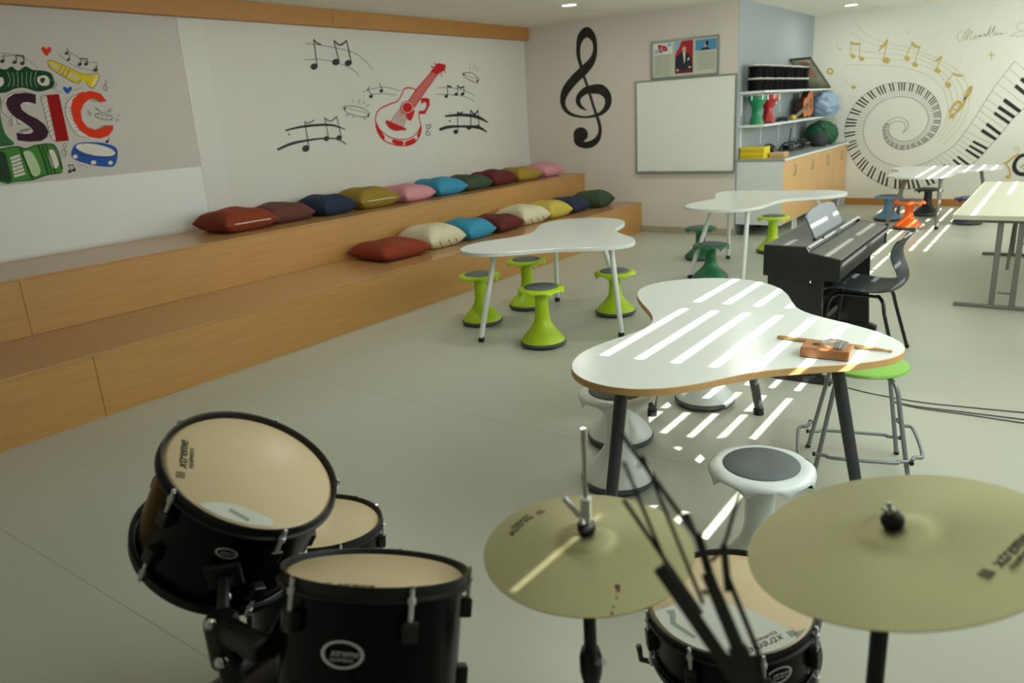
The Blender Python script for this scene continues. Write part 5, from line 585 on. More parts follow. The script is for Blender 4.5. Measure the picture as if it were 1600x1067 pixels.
for a in (('rust', -5.86, 3.95, 0.56, 0.54, 0.185, 'rust red cushion with a pale zip at the near end of the upper step', True),
          ('plum', -5.90, 4.45, 0.5, 0.5, 0.17, 'plum brown cushion on the upper step between rust and navy ones', False),
          ('navy', -5.86, 4.955, 0.52, 0.46, 0.185, 'dark navy cushion on the upper step beside the plum brown one', False),
          ('olive', -5.84, 5.49, 0.54, 0.54, 0.2, 'olive green cushion with pale zip on the upper step', True),
          ('pink', -5.80, 6.03, 0.52, 0.5, 0.17, 'pink cushion on the upper step between olive and turquoise ones', False),
          ('turq', -5.82, 6.6, 0.52, 0.52, 0.185, 'turquoise cushion on the upper step', False),
          ('green', -5.82, 7.11, 0.5, 0.5, 0.17, 'dark green cushion on the upper step beside the turquoise one', False),
          ('maroon', -5.82, 7.61, 0.5, 0.5, 0.18, 'maroon cushion on the upper step beside the mustard one', False),
          ('mustard', -5.80, 8.15, 0.48, 0.5, 0.17, 'mustard cushion on the upper step, second from the back wall', False),
          ('pink', -5.80, 8.71, 0.48, 0.5, 0.17, 'pink cushion at the back wall end of the upper step', False)):
    cushion(a[0], a[1], a[2], Z2, random.uniform(-.1, .1), a[3], a[4], a[5], a[6], UP, a[7])
for a in (('rust', -5.06, 4.99, 0.56, 0.62, 0.165, 'rust red cushion at the near end of the lower step', False),
          ('cream', -5.08, 5.595, 0.54, 0.52, 0.215, 'cream cushion on the lower step beside the rust red one', True),
          ('turq', -5.06, 6.115, 0.52, 0.46, 0.195, 'turquoise cushion on the lower step', False),
          ('maroon', -5.06, 6.62, 0.52, 0.52, 0.17, 'maroon cushion on the lower step between turquoise and cream ones', False),
          ('cream', -5.08, 7.17, 0.52, 0.52, 0.205, 'cream cushion on the lower step beside the yellow one', True),
          ('yellow', -5.06, 7.67, 0.5, 0.48, 0.19, 'yellow cushion on the lower step', False),
          ('navy', -5.06, 8.15, 0.48, 0.47, 0.18, 'dark navy cushion on the lower step beside the green one', False),
          ('green', -5.00, 8.67, 0.48, 0.5, 0.2, 'dark green cushion at the back wall end of the lower step', False)):
    cushion(a[0], a[1], a[2], Z1, random.uniform(-.1, .1), a[3], a[4], a[5], a[6], LO, False, a[7])
# ------------------------------------------------------------------ cloud-shaped tables
FC = [(0, -.0747, .0513), (1, .1207, -.0613), (2, -.0318, -.0871), (3, .0164, -.0281), (4, -.0117, .014), (5, -.002, .0047), (-5, -.0227, .0049), (-4, -.0192, -.0467), (-3, -.0542, .0307), (-2, -.0113, .0163), (-1, -.27, -.591)]
def cloud(n=120):
    out = []
    for i in range(n):
        x = y = 0.0
        for k, a, b_ in FC:
            t = 2*math.pi*k*i/n; c, s = math.cos(t), math.sin(t); x += a*c-b_*s; y += a*s+b_*c
        out.append((x, y))
    ar = sum(out[i][0]*out[(i+1) % n][1]-out[(i+1) % n][0]*out[i][1] for i in range(n))
    return out if ar > 0 else out[::-1]
def inset(out, d):
    n = len(out); r = []
    for i, (x, y) in enumerate(out):
        a, b_ = out[i-1], out[(i+1) % n]; dx, dy = b_[0]-a[0], b_[1]-a[1]; l = math.hypot(dx, dy)
        r.append((x-dy/l*d, y+dx/l*d))
    return r
LEGS = [((-.22, -.70), (-.255, -.47)), ((-.62, .53), (-.53, .44)), ((-.13, .80), (-.19, .60)), ((.533, .008), (.37, .10))]
def cloud_table(label, x, y, rz, h, edge, legm, legr, square=False, group='cloud shaped tables'):
    t = thing('cloud_table', label, 'table', (x, y, 0), rz, group)
    out = cloud(); top = MB()
    o1 = inset(out, 0.002)
    n = len(out)
    vs = [(p[0], p[1], h-.026) for p in out]+[(p[0], p[1], h-.002) for p in out]+[(p[0], p[1], h) for p in o1]
    top.add(vs, [tuple(range(2*n, 3*n))], WHITE_T)
    eb = MB(); eb.add(vs, [tuple(range(n))[::-1]]+[(i, (i+1) % n, n+(i+1) % n, n+i) for i in range(n)]+[(n+i, n+(i+1) % n, 2*n+(i+1) % n, 2*n+i) for i in range(n)], edge)
    tp = top.build('tabletop', t); e = eb.build('edge_band', t, smooth=35)
    if edge is not WHITE_T: e['label'] = 'plywood edge'
    for f, tt in LEGS:
        d = Vector((tt[0]-f[0], tt[1]-f[1], h-.03)); u = d.normalized()
        mb = MB(); p0, p1 = Vector((f[0], f[1], 0.03)), Vector((tt[0], tt[1], h-.027))
        if square:
            # oval profile leg, tapering to the foot
            mb.tube([p0, p1], [legr*0.95, legr*1.15], legm, 16)
        else: mb.tube([p0, p1], legr, legm, 16)
        lg = mb.build('leg', t, smooth=40)
        ft = MB(); ft.tube([Vector((f[0], f[1], 0)), Vector((f[0]+u.x*.02, f[1]+u.y*.02, .036))], legr*1.1, RUBBER, 16); ft.build('foot', lg, smooth=40)
        pl = MB(); pl.lathe([(0.0, h-.034), (.055, h-.034), (.055, h-.0265), (0.0, h-.0265)], legm, 20, c=(tt[0], tt[1], 0)); pl.build('mounting_plate', t, smooth=40)
    return t
cloud_table('nearest white cloud table with plywood edge, dark grey legs and a thumb piano on it', -1.05, 2.95, 0.0, .70, WOODE, GREYL, .0235, True)
cloud_table('white cloud table with white legs surrounded by four lime stools beside the bench', -3.033, 4.825, math.radians(-11.67), .70, WHITE_T, WHITE_M, .02)
cloud_table('white cloud table with white legs standing before the beech cabinets', -2.417, 7.426, math.radians(140.25), .697, WHITE_T, WHITE_M, .02)
cloud_table('sunlit cloud table with grey legs at the far wall above blue and orange stools', -1.37, 10.98, math.radians(143), .63, WHITE_T, GREYT, .021)

# ------------------------------------------------------------------ wobble stools
def stool_parts(t, col, h, rs=.168, rb=.165):
    R = MB(); R.lathe([(0, 0.0), (rb*.72, 0.004), (rb*.97, .014), (rb, .024), (rb*.985, .036), (rb*.9, .04), (0, .04)], RINGG, 44)
    R.build('base_ring', t, smooth=50)
    c = MB(); pr = [(rb*.955, .036), (rb*.94, .046), (rb*.80, .078), (rb*.64, .108), (rb*.49, .14), (rb*.385, .17), (rb*.325, .205), (rb*.30, .25)]
    k = (h-.045)/.385
    pr = [(r, .036+(z-.036)*min(1, k*1.0)) for r, z in pr]
    pr += [(rb*.29, h-.075), (rb*.30, h-.05), (rb*.40, h-.024)]
    c.lathe(spline(pr, 4), col, 40); c.build('column', t, smooth=60)
    s = MB(); N = 96; rings = [(0.60, h-.012), (.70, h-.006), (.80, h-.003), (.88, h-.006), (.95, h-.015), (.99, h-.026), (1.0, h-.036)]
    vs, fs = [], []
    def ar(a): return abs(math.sin(4*a))**.8
    for r, z in rings:
        q = max(0, (r-.86)/.14)
        for i in range(N):
            a = 2*math.pi*i/N; vs.append((rs*r*math.cos(a), rs*r*math.sin(a), z+q*q*.012*ar(a)))
    for r, dz in ((.985, -.020), (.955, -.018), (.90, .006), (.70, .010), (.40, .006)):
        for i in range(N):
            a = 2*math.pi*i/N
            zz = (h-.036)+dz+(.036*ar(a) if r > .93 else (.022*ar(a) if r > .85 else 0))
            vs.append((rs*r*math.cos(a), rs*r*math.sin(a), min(zz, h-.014) if r > .85 else h-.026))
    L = len(rings)+5
    for j in range(L-1):
        for i in range(N): fs.append((j*N+i, j*N+(i+1) % N, (j+1)*N+(i+1) % N, (j+1)*N+i))
    fs.append(tuple((L-1)*N+i for i in range(N)))
    s.add(vs, fs, col); s.build('seat', t, smooth=60)
    p = MB(); p.lathe([(0, h-.0135), (rs*.715, h-.0135), (rs*.715, h-.003), (rs*.69, h+.0005), (rs*.3, h+.001), (0, h+.001)], PADG, 48); p.build('seat_pad', t, smooth=40)
STO = 'wobble stools with wavy seats'
def stool(x, y, h, col, lab, rz=0.0, rs=.168, rb=.165):
    t = thing('wobble_stool', lab, 'stool', (x, y, 0), rz, STO); stool_parts(t, col, h, rs, rb); return t
stool(-2.928, 4.324, .431, LIME, 'lime green wobble stool standing foremost, in front of the white table by the bench', .2)
stool(-3.707, 4.612, .41, LIME, 'lime green wobble stool behind the left front leg of the table by the bench', .1)
stool(-3.649, 5.184, .426, LIME, 'lime green wobble stool farthest back, beside the bench under the white table', .3)
stool(-2.857, 5.286, .36, LIME, 'lime green wobble stool behind the right front leg of the table by the bench', .2)
stool(-2.632, 6.757, .342, DGREEN, 'dark green wobble stool nearer the camera, at the table before the cabinets', .15)
stool(-3.106, 7.671, .345, DGREEN, 'dark green wobble stool farther back, partly behind another dark green stool', .25)
stool(-2.52, 8.243, .40, LIME, 'lime green wobble stool alone in front of the white cabinet side', .1)
stool(-1.47, 2.714, .44, WHITEP, 'white wobble stool with grey pad half under the left front of the nearest table', .2)
stool(-1.673, 3.123, .43, WHITEP, 'white wobble stool just behind another white one at the left of the nearest table', .3)
stool(-1.496, 3.785, .403, WHITEP, 'white wobble stool behind the nearest table, only its round base in view', .1)
stool(-.708, 2.296, .45, WHITEP, 'white wobble stool with a large grey pad standing foremost before the nearest table', .05, .172)
stool(-1.84, 10.827, .322, BLUEP, 'light blue wobble stool at the far table', .2)
stool(-1.499, 10.193, .338, ORANGEP, 'orange wobble stool in the sun at the far table', .1)
stool(-1.466, 11.382, .353, BLACKS, 'black wobble stool at the far wall behind the orange one', .2)
stool(-.925, 10.72, .324, NAVYP, 'navy blue wobble stool behind the beige table', .2)

# ------------------------------------------------------------------ bar-height stool with green seat
t = thing('round_stool', 'grey steel tube stool with a round green seat beside the nearest table', 'stool', (-.605, 3.31, 0))
bx, by = -.605, 3.31
FTS = {'fl': (-.73, 3.06), 'bl': (-.85, 3.46), 'br': (-.485, 3.57), 'fr': (-.365, 3.17)}
F = {k: Vector((a-bx, b_-by, 0)) for k, (a, b_) in FTS.items()}
MB().lathe([(0, .484), (.13, .484), (.165, .488), (.176, .496), (.172, .505), (.15, .508), (0, .504)], GREENS, 48).build('seat', t, smooth=45)
def lp(k, z): return Vector((F[k].x*(1-.42*z/.48), F[k].y*(1-.42*z/.48), z))
for k in ('fl', 'bl', 'br', 'fr'):
    pts = [lp(k, z) for z in (.012, .2, .36, .42)]
    a = lp(k, .455); a = Vector((a.x*.93, a.y*.93, .458)); b_ = Vector((a.x*.72, a.y*.72, .476)); c = Vector((a.x*.2, a.y*.2, .478))
    mb = MB(); mb.tube(spline([tuple(p) for p in pts+[a, b_, c]], 5), .0095, STEEL, 12); lg = mb.build('leg', t, smooth=60)
    q = MB(); q.tube([lp(k, 0), lp(k, .014)], .011, RUBBER, 10); q.build('foot', lg, smooth=40)
def rail(a, b_, za, zb, outd):
    p, q = lp(a, za), lp(b_, zb); d = (q-p); n = Vector((d.y, -d.x, 0)).normalized()*outd
    e = d.normalized()
    pts = [p-e*.02+n*.25, p+n*.5+e*.03, p+d*.16+n, p+d*.84+n, q+n*.5-e*.03, q+e*.02+n*.25]
    mb = MB(); mb.tube(spline([tuple(x) for x in pts], 4), .008, STEEL, 10); o = mb.build('foot_rail', t, smooth=60)
    cp = MB(); cp.tube([pts[0]-e*.006, pts[0]+e*.004], .0095, RUBBER, 10); cp.tube([pts[-1]-e*.004, pts[-1]+e*.006], .0095, RUBBER, 10); cp.build('end_cap', o)
rail('fl', 'fr', .15, .15, .035); rail('br', 'bl', .085, .085, .03); rail('bl', 'fl', .13, .10, .07); rail('fr', 'br', .15, .17, .07)

# ------------------------------------------------------------------ digital piano
p = thing('digital_piano', 'black digital piano with closed lid and grey music panel standing before the chair', 'piano', (-1.16, 4.33, 0))
px0 = -1.16
def prof(mb, pts, y0, y1, m, side=None):
    n = len(pts); vs = [(x-px0, y0, z) for x, z in pts]+[(x-px0, y1, z) for x, z in pts]
    return mb.add(vs, [tuple(range(n))[::-1], tuple(range(n, 2*n))]+[(i, (i+1) % n, n+(i+1) % n, n+i) for i in range(n)], m)
LEN = 1.29
cheek = [(-1.37, .622), (-.948, .612), (-.948, .734), (-1.118, .768), (-1.134, .798), (-1.37, .800)]
for y0, y1 in ((0, .022), (LEN-.022, LEN)):
    prof(MB(), cheek, y0, y1, PIANO).build('cheek', p, bevel=.003)
prof(MB(), [(-1.368, .626), (-.955, .616), (-.955, .700), (-1.12, .70), (-1.15, .78), (-1.368, .79)], .022, LEN-.022, PIANO).build('body', p)
prof(MB(), [(-1.366, .791), (-1.136, .788), (-1.128, .779), (-1.122, .788), (-1.134, .7985), (-1.366, .8005)], .022, LEN-.022, PIANOTOP).build('top_panel', p)
prof(MB(), [(-1.126, .762), (-1.12, .757), (-.962, .727), (-.957, .722), (-.951, .724), (-.951, .733), (-.958, .737), (-.962, .737), (-1.118, .767)], .024, LEN-.024, PIANOTOP).build('key_lid', p)
for zz in (.712, .700): MB().box((-.956-px0, .024, zz-.004), (-.944-px0, LEN-.024, zz+.003), PIANOTOP).build('lid_rail', p, bevel=.002)
for y0 in (.01, LEN-.032):
    mb = MB(); prof(mb, [(-1.345, .012), (-1.01, .012), (-1.03, .3), (-1.04, .615), (-1.345, .622)], y0, y0+.022, PIANO); mb.build('leg_panel', p, bevel=.002)
    mb = MB(); prof(mb, [(-1.356, 0), (-.962, 0), (-.962, .03), (-1.0, .048), (-1.32, .048), (-1.356, .03)], y0-.012, y0+.036, PIANO); mb.build('foot', p, bevel=.004)
MB().box((-1.335-px0, .03, .22), (-1.315-px0, LEN-.03, .61), PIANO).build('back_panel', p)
mb = MB(); mb.box((-1.33-px0, .03, .10), (-1.20-px0, LEN-.03, .16), PIANO); mb.build('pedal_beam', p, bevel=.004)
for k in (-.09, 0, .09):
    MB().box((-1.2-px0, LEN/2+k-.016, .085), (-1.10-px0, LEN/2+k+.016, .097), CHROME).build('pedal', p, bevel=.004)
MB().tube([(-1.10-px0, -.001, .61), (-1.10-px0, -.014, .61), (-1.10-px0, -.018, .60)], .005, CHROME, 10).build('headphone_hook', p, smooth=60)
md = MB(); out = [(4.582, 0), (4.535, .14), (4.60, .162), (4.70, .172), (4.86, .174), (5.0, .172), (5.11, .16), (5.17, .145), (5.232, .03), (5.203, 0)]
u0 = (-1.150, .803)
def mdp(y, s, off): return (u0[0]-.33*s+off*.94-px0, y-4.33, u0[1]+s*.94+off*.33+.0)
n = len(out); md.add([mdp(y, s, 0) for y, s in out]+[mdp(y, s, -.012) for y, s in out], [tuple(range(n)), tuple(range(n, 2*n))[::-1]]+[(i, n+i, n+(i+1) % n, (i+1) % n) for i in range(n)], GLASSY)
o = md.build('music_panel', p, bevel=.002); o['label'] = 'glossy grey music panel'
MB().box((-1.162-px0, .22, .7995), (-1.138-px0, .93, .808), PIANO).build('panel_ledge', p, bevel=.002)
MB().tube([(-1.131-px0, .335, .796), (-1.124-px0, .335, .801)], .006, RUBBER, 12).build('lid_buffer', p)

# ------------------------------------------------------------------ chair at the piano
c = thing('shell_chair', 'charcoal plastic shell chair with black tube legs facing the piano', 'chair', (-.93, 5.06, 0))
pr = [(-.235, .415), (-.215, .432), (-.13, .437), (-.03, .428), (.06, .424), (.14, .436), (.185, .462), (.205, .505), (.196, .56), (.170, .62), (.158, .67), (.172, .72), (.205, .765), (.228, .79)]
sp = spline(pr, 4); n = len(sp); K = 14; mb = MB(); vs, fs = [], []
def half(t):
    if t < .42: return .20+.02*math.sin(t/.42*math.pi)
    if t < .62: return .20-.055*((t-.42)/.2)
    return .145+.06*((t-.62)/.38)
for sgn in (0, 1):
    for i, (x, z) in enumerate(sp):
        t = i/(n-1); hw = half(t)
        if t > .93: hw *= math.sqrt(max(.15, 1-((t-.93)/.075)**2))
        if t < .06: hw *= .86+.14*t/.06
        a = sp[max(i-1, 0)]; b_ = sp[min(i+1, n-1)]; dx, dz = b_[0]-a[0], b_[1]-a[1]; l = math.hypot(dx, dz) or 1
        nx, nz = dz/l, -dx/l
        for k in range(K+1):
            v = 2*k/K-1; cup = -.030*abs(v)**2.4*(1 if t < .9 else .6)
            off = cup+(.0 if sgn == 0 else .009)
            vs.append((x+nx*off, v*hw, z+nz*off))
q = n*(K+1)
for i in range(n-1):
    for k in range(K):
        a = i*(K+1)+k; fs.append((a, a+1, a+K+2, a+K+1)); fs.append((q+a+K+1, q+a+K+2, q+a+1, q+a))
    for k in (0, K):
        a = i*(K+1)+k; fs.append((a, a+K+1, q+a+K+1, q+a))
for k in range(K):
    fs.append((k, k+1, q+k+1, q+k)); a = (n-1)*(K+1)+k; fs.append((a, a+1, q+a+1, q+a))
mb.add(vs, fs, CHAIRB); mb.build('seat_shell', c, smooth=50, sub=1)
for s_ in (-1, 1):
    fr = [(-.13, .10*s_, .405), (-.18, .16*s_, .385), (-.205, .185*s_, .30), (-.225, .205*s_, .012)]
    o = MB().tube(spline(fr, 5), .011, BLACKP, 12).build('front_leg', c, smooth=60)
    rr = [(.07, .10*s_, .400), (.11, .15*s_, .375), (.135, .175*s_, .28), (.215, .20*s_, .012)]
    o2 = MB().tube(spline(rr, 5), .011, BLACKP, 12).build('rear_leg', c, smooth=60)
    for oo, q_ in ((o, fr[-1]), (o2, rr[-1])): MB().tube([(q_[0], q_[1], 0), (q_[0], q_[1], .02)], .0135, RUBBER, 12).build('foot', oo, smooth=40)
    MB().tube([(-.15, .12*s_, .403), (.09, .12*s_, .40)], .010, BLACKP, 10).build('seat_rail', c, smooth=60)

# ------------------------------------------------------------------ beige table on the right
t = thing('folding_table', 'long beige table with grey T-shaped legs at the right edge of the room', 'table', (-.26, 7.63, 0))
MB().box((-.395, -1.18, .665), (.40, 1.18, .70), BEIGET).build('tabletop', t, bevel=.003)
for yy in (-1.11, 1.08):
    fr = MB(); 
    fr.box((-.335, yy-.018, .0), (.36, yy+.018, .028), GREYT); o = fr.build('foot_bar', t, bevel=.006)
    for xx in (-.09, .04):
        MB().box((xx-.019, yy-.019, .028), (xx+.019, yy+.019, .64), GREYT).build('leg', t, bevel=.005)
    MB().box((-.30, yy-.02, .64), (.34, yy+.02, .665), GREYT).build('top_rail', t, bevel=.003)
    MB().tube([(-.06, yy, .12), (.02, yy, .12)], .008, GREYT, 10).build('brace_rod', t, smooth=60)
sg = 1
for yy, s_ in ((-1.09, 1), (1.06, -1)):
    MB().tube([(-.02, yy, .30), (-.02, yy+.36*s_, .655)], .011, GREYT, 10).build('diagonal_brace', t, smooth=60)

# ------------------------------------------------------------------ cabinets, worktop and shelves
KICK = mat('cabinet_foot', (40, 40, 40), 0.6)
HANDLE = mat('satin_handle', (176, 172, 160), 0.35, 0.8)
ordn = ['nearest beech cabinet with the white side panel', 'second beech cabinet from the white side panel', 'third beech cabinet from the white side panel', 'farthest beech cabinet, against the far wall']
for k in range(4):
    y0 = 9.205+.779*k
    t = thing('base_cabinet', ordn[k]+' under the grey worktop', 'cabinet', (-2.99, y0, 0), 0, 'row of base cabinets')
    body = MB(); body.box((-.285, .001, .14), (.255, .777, .895), CABW); body.build('carcass', t, bevel=.002)
    d = MB().box((.256, .004, .145), (.274, .775, .888), WOODC).build('door', t, bevel=.002)
    hd = MB(); hd.tube(spline([(.274, .42, .70), (.296, .42, .705), (.300, .42, .76), (.296, .42, .815), (.274, .42, .82)], 4), .007, HANDLE, 10); hd.build('handle', d, smooth=60)
    if k == 0: MB().box((-.286, -.004, .14), (.272, .0005, .895), CABW).build('side_panel', t)
    for xx, yy in ((-.22, .06), (.2, .06), (-.22, .72), (.2, .72)):
        MB().lathe([(.024, 0), (.018, .02), (.018, .135), (.026, .14)], WHITE_M if xx > 0 else KICK, 14, c=(xx, yy, 0)).build('foot', t, smooth=40)
wt = MB(); wt.box((RX+.004, 9.19, .897), (-2.705, FY-.002, .922), COUNTER); wt.box((-2.705, 9.19, .895), (-2.695, FY-.002, .9225), WHITE_M)
tag(wt.build('worktop', bevel=.002), 'grey worktop with a white front edge over the beech cabinets', 'worktop')
for z, lab in ((1.70, 'upper white wall shelf holding rows of black drums'), (1.315, 'lower white wall shelf holding goblet drums and a guitar')):
    s_ = thing('wall_shelf', lab, 'shelf', (RX, 9.25, z), 0, 'white wall shelves')
    MB().box((.001, 0, -.024), (.305, 3.07, 0), WHITE_M).build('board', s_, bevel=.002)
    for yy in (.06, .8, 1.55, 2.3, 2.95):
        br = MB(); br.box((.001, yy-.012, -.27), (.012, yy+.012, -.025), WHITE_M); br.box((.012, yy-.012, -.037), (.26, yy+.012, -.025), WHITE_M)
        br.build('bracket', s_, bevel=.001)

# ------------------------------------------------------------------ things on the shelves
ROPE = mat('drum_rope', (30, 31, 30), 0.7, spec=0.1); DHEAD = mat('pale_skin', (214, 214, 202), 0.5)
DR = 'small black rope drums on the upper shelf'
def small_drum(lab, x, y, z):
    t = thing('rope_drum', lab, 'drum', (x, y, z), random.uniform(0, 3), DR)
    return t
def small_drum_parts(t):
    MB().lathe([(0, 0), (.074, 0), (.077, .004), (.066, .06), (.068, .085), (.088, .128), (.086, .136), (0, .136)], DRUMB, 28).build('shell', t, smooth=40)
    MB().lathe([(0, .1365), (.08, .1365), (.0865, .131), (.089, .136), (.080, .148), (0, .150)], DHEAD, 28).build('drum_skin', t, smooth=40)
    MB().lathe([(.086, .126), (.0895, .127), (.0895, .137), (.086, .139)], mat('drum_rim', (150, 152, 146), .6), 28, close=True).build('rim', t, smooth=40)
    zz = MB(); N = 20
    zz.tube([((.0905 if k % 2 else .079)*math.cos(math.pi*2*k/N), (.0905 if k % 2 else .079)*math.sin(math.pi*2*k/N), .112 if k % 2 else .014) for k in range(N+1)], .002, ROPE, 5); zz.build('lacing', t)
names = ['first', 'second', 'third', 'fourth', 'fifth', 'sixth', 'seventh', 'eighth', 'ninth', 'tenth']
d0 = None
for row, zz in (('bottom', 1.70), ('top', 1.851)):
    for k in range(10):
        lab = 'small black rope-laced drum, %s from the left in the %s row on the upper shelf' % (names[k], row)
        pos = (-3.14+.012*(k % 2), 9.37+.212*k, zz)
        if d0 is None: d0 = small_drum(lab, *pos); small_drum_parts(d0)
        else: dup(d0, pos, .37*k+zz, lab, DR)
t = thing('framed_picture', 'dark framed picture leaning at the end of the black drums on the upper shelf', 'picture', (-3.125, 12.27, 1.702))
Rp = Matrix.Rotation(math.atan2(1.17, .40), 3, 'X')
PICB = mat('picture_green_grey', (196, 196, 172), 0.5, var=0.25, scale=7); PICR = mat('picture_red', (206, 150, 130), 0.5, var=0.2, scale=9)
fr = MB(); frame_bars(fr, -.14, .14, 0, 1.22, .012, -.014, .014, GREYL); fr.xf(Rp).build('frame', t, bevel=.002)
MB().box((-.118, -.004, .022), (.118, .006, 1.198), PICB).xf(Rp).build('picture', t)
MB().box((-.03, -.0062, .5), (.07, -.004, 1.1), PICR).xf(Rp).build('painted_red_field', t)
def goblet(lab, x, y, z, m, tilt, s=1.0):
    t = thing('goblet_drum', lab, 'drum', (x, y, z), 0, 'goblet drums on the lower shelf')
    R = Matrix.Rotation(tilt, 3, 'X')
    pr = [(0, 0), (.088, 0), (.086, .02), (.062, .09), (.056, .16), (.066, .21), (.1, .26), (.112, .29), (.112, .33), (0, .33)]
    MB().lathe([(r*s, q*s) for r, q in pr], m, 36).xf(R).build('body', t, smooth=35)
    MB().lathe([(.113*s, .285*s), (.118*s, .287*s), (.118*s, .318*s), (.113*s, .322*s)], m, 36, close=True).xf(R).build('rim', t, smooth=35)
    MB().lathe([(0, .3305*s), (.108*s, .3305*s), (.106*s, .336*s), (0, .336*s)], DHEAD, 36).xf(R).build('drum_skin', t, smooth=40)
    for k in range(6):
        a = k*math.pi/3+.3; MB().tube([(.122*s*math.cos(a), .122*s*math.sin(a), .28*s), (.122*s*math.cos(a), .122*s*math.sin(a), .335*s)], .005*s, CHROME, 8).xf(R).build('tuning_bolt', t, smooth=60)
EMER = mat('emerald_lacquer', (22, 128, 86), 0.3, var=0.08); CRIM = mat('crimson_lacquer', (178, 30, 34), 0.3, var=0.08)
goblet('emerald green goblet drum standing on the lower shelf', -3.135, 9.45, 1.315, EMER, 0)
goblet('crimson goblet drum leaning beside the green one on the lower shelf', -3.09, 9.72, 1.328, CRIM, math.radians(-7), .95)
# hand percussion between the drums and the guitar
goblet('small black goblet drum half hidden behind the crimson one on the lower shelf', -3.17, 9.98, 1.315, BLACKP, 0, .78)
for k, (yy, xx) in enumerate(((10.18, -3.10), (10.34, -3.05), (10.5, -3.14))):
    t = thing('castanet_pair', '%s small black castanet pair lying between the crimson drum and the guitar' % ('left', 'middle', 'right')[k], 'castanets', (xx, yy, 1.3155), .5*k, 'small black castanets')
    for s_ in (0, 1): MB().lathe([(0, .001), (.03, .003), (.04, .012), (.034, .022), (0, .026)], BLACKS, 20).xf(Matrix.Translation((0.01*s_, .01*s_, .026*s_))).build('shell', t, smooth=60)
t = thing('shaker', 'small yellow egg shaker on the lower shelf near the guitar', 'shaker', (-3.04, 10.62, 1.315))
MB().sphere((0, 0, .036), .036, mat('shaker_yellow', (206, 176, 40), 0.4), 20, (1.1, 1.4, 1)).build('egg', t, smooth=180)
MB().tube([(0, .045, .036), (0, .12, .02)], .010, WOODE, 10).build('stem', t, smooth=60)
g = thing('acoustic_guitar', 'brown and orange acoustic guitar lying on its side on the lower shelf', 'guitar', (-3.12, 11.45, 1.315))
GB = mat('guitar_side', (72, 38, 24), 0.3); GT = mat('guitar_top', (206, 118, 52), 0.3, var=0.12, stretch=(1, 8, 1))
bo = spline([(.26, 0), (.235, .13), (.12, .175), (0, .15), (-.06, .125), (-.14, .13), (-.215, .10), (-.235, 0), (-.215, -.10), (-.14, -.13), (-.06, -.125), (0, -.15), (.12, -.175), (.235, -.13)], 5, True)
Rg = Matrix.Translation((0, 0, .168)) @ Matrix.Rotation(math.radians(12), 4, 'X') @ Matrix(((0, 0, 1, -.045), (1, 0, 0, 0), (0, 1, 0, 0), (0, 0, 0, 1)))
MB().prism(bo, 0, .085, GB).xf(Rg).build('body', g, smooth=40)
MB().prism(inset(bo, .004) if True else bo, .0852, .088, GT).xf(Rg).build('soundboard', g)
MB().lathe([(0, .0881), (.043, .0881), (.043, .0892), (0, .0892)], INK, 28, c=(-.05, 0, 0)).xf(Rg).build('sound_hole', g)
MB().box((-.62, -.026, .083), (-.10, .026, .1), mat('guitar_neck', (120, 92, 66), 0.4)).xf(Rg).build('neck', g, bevel=.004)
MB().box((-.80, -.036, .08), (-.62, .036, .094), GB).xf(Rg).build('head', g, bevel=.004)
MB().box((.12, -.07, .0883), (.14, .07, .096), GB).xf(Rg).build('bridge', g, bevel=.002)
for k in range(6): MB().tube([(.125, -.024+.0096*k, .099), (-.7, -.018+.0072*k, .103)], .0012, CHROME, 5).xf(Rg).build('string', g)
def lump(name, label, cat, loc, r, sc, m, seed, amp=.16):
    bm = bmesh.new(); bmesh.ops.create_icosphere(bm, subdivisions=5, radius=r)
    rnd = random.Random(seed); dirs = [(Vector((rnd.uniform(-1, 1), rnd.uniform(-1, 1), rnd.uniform(-1, 1))).normalized(), rnd.uniform(3, 9), rnd.uniform(0, 6), rnd.uniform(.3, 1)) for _ in range(14)]
    for v in bm.verts:
        u = v.co.normalized(); s_ = sum(a*abs(math.sin(f*u.dot(d)+p_)) for d, f, p_, a in dirs)/7
        v.co = u*r*(1+amp*(s_-.9)); v.co = Vector((v.co.x*sc[0], v.co.y*sc[1], v.co.z*sc[2]))
    zf = -r*sc[2]*.72
    for v in bm.verts: v.co.z = max(v.co.z, zf)
    for v in bm.verts: v.co.z -= zf
    me = bpy.data.meshes.new(name); bm.to_mesh(me); bm.free(); me.materials.append(m); me.shade_smooth()
    o = bpy.data.objects.new(name, me); COL.objects.link(o); o.location = loc; tag(o, label, cat); return o
lump('plastic_bag', 'pale blue plastic bag stuffed onto the end of the lower shelf', 'bag', (-3.0, 12.02, 1.316), .2, (1.02, 1.15, 1.0), mat('pale_blue_film', (142, 164, 190), 0.35, var=0.06, bump=.3, bscale=40), 3, .34)
lump('cloth_bag', 'large dark green bag slumped on the far end of the worktop', 'bag', (-3.0, 11.93, .923), .2, (1.15, 1.2, .98), mat('bag_green', (26, 84, 56), 0.6, var=0.15, bump=.4, bscale=30), 5, .3)
lump('case', 'round charcoal soft case on the worktop in front of the green bag', 'case', (-2.90, 11.42, .923), .12, (1, 1.1, .9), mat('case_charcoal', (42, 46, 50), 0.7, bump=.2, bscale=60), 9, .1)
YB = mat('yellow_card', (226, 206, 30), 0.5, var=0.03); YD = mat('yellow_card_band', (208, 172, 28), 0.5)
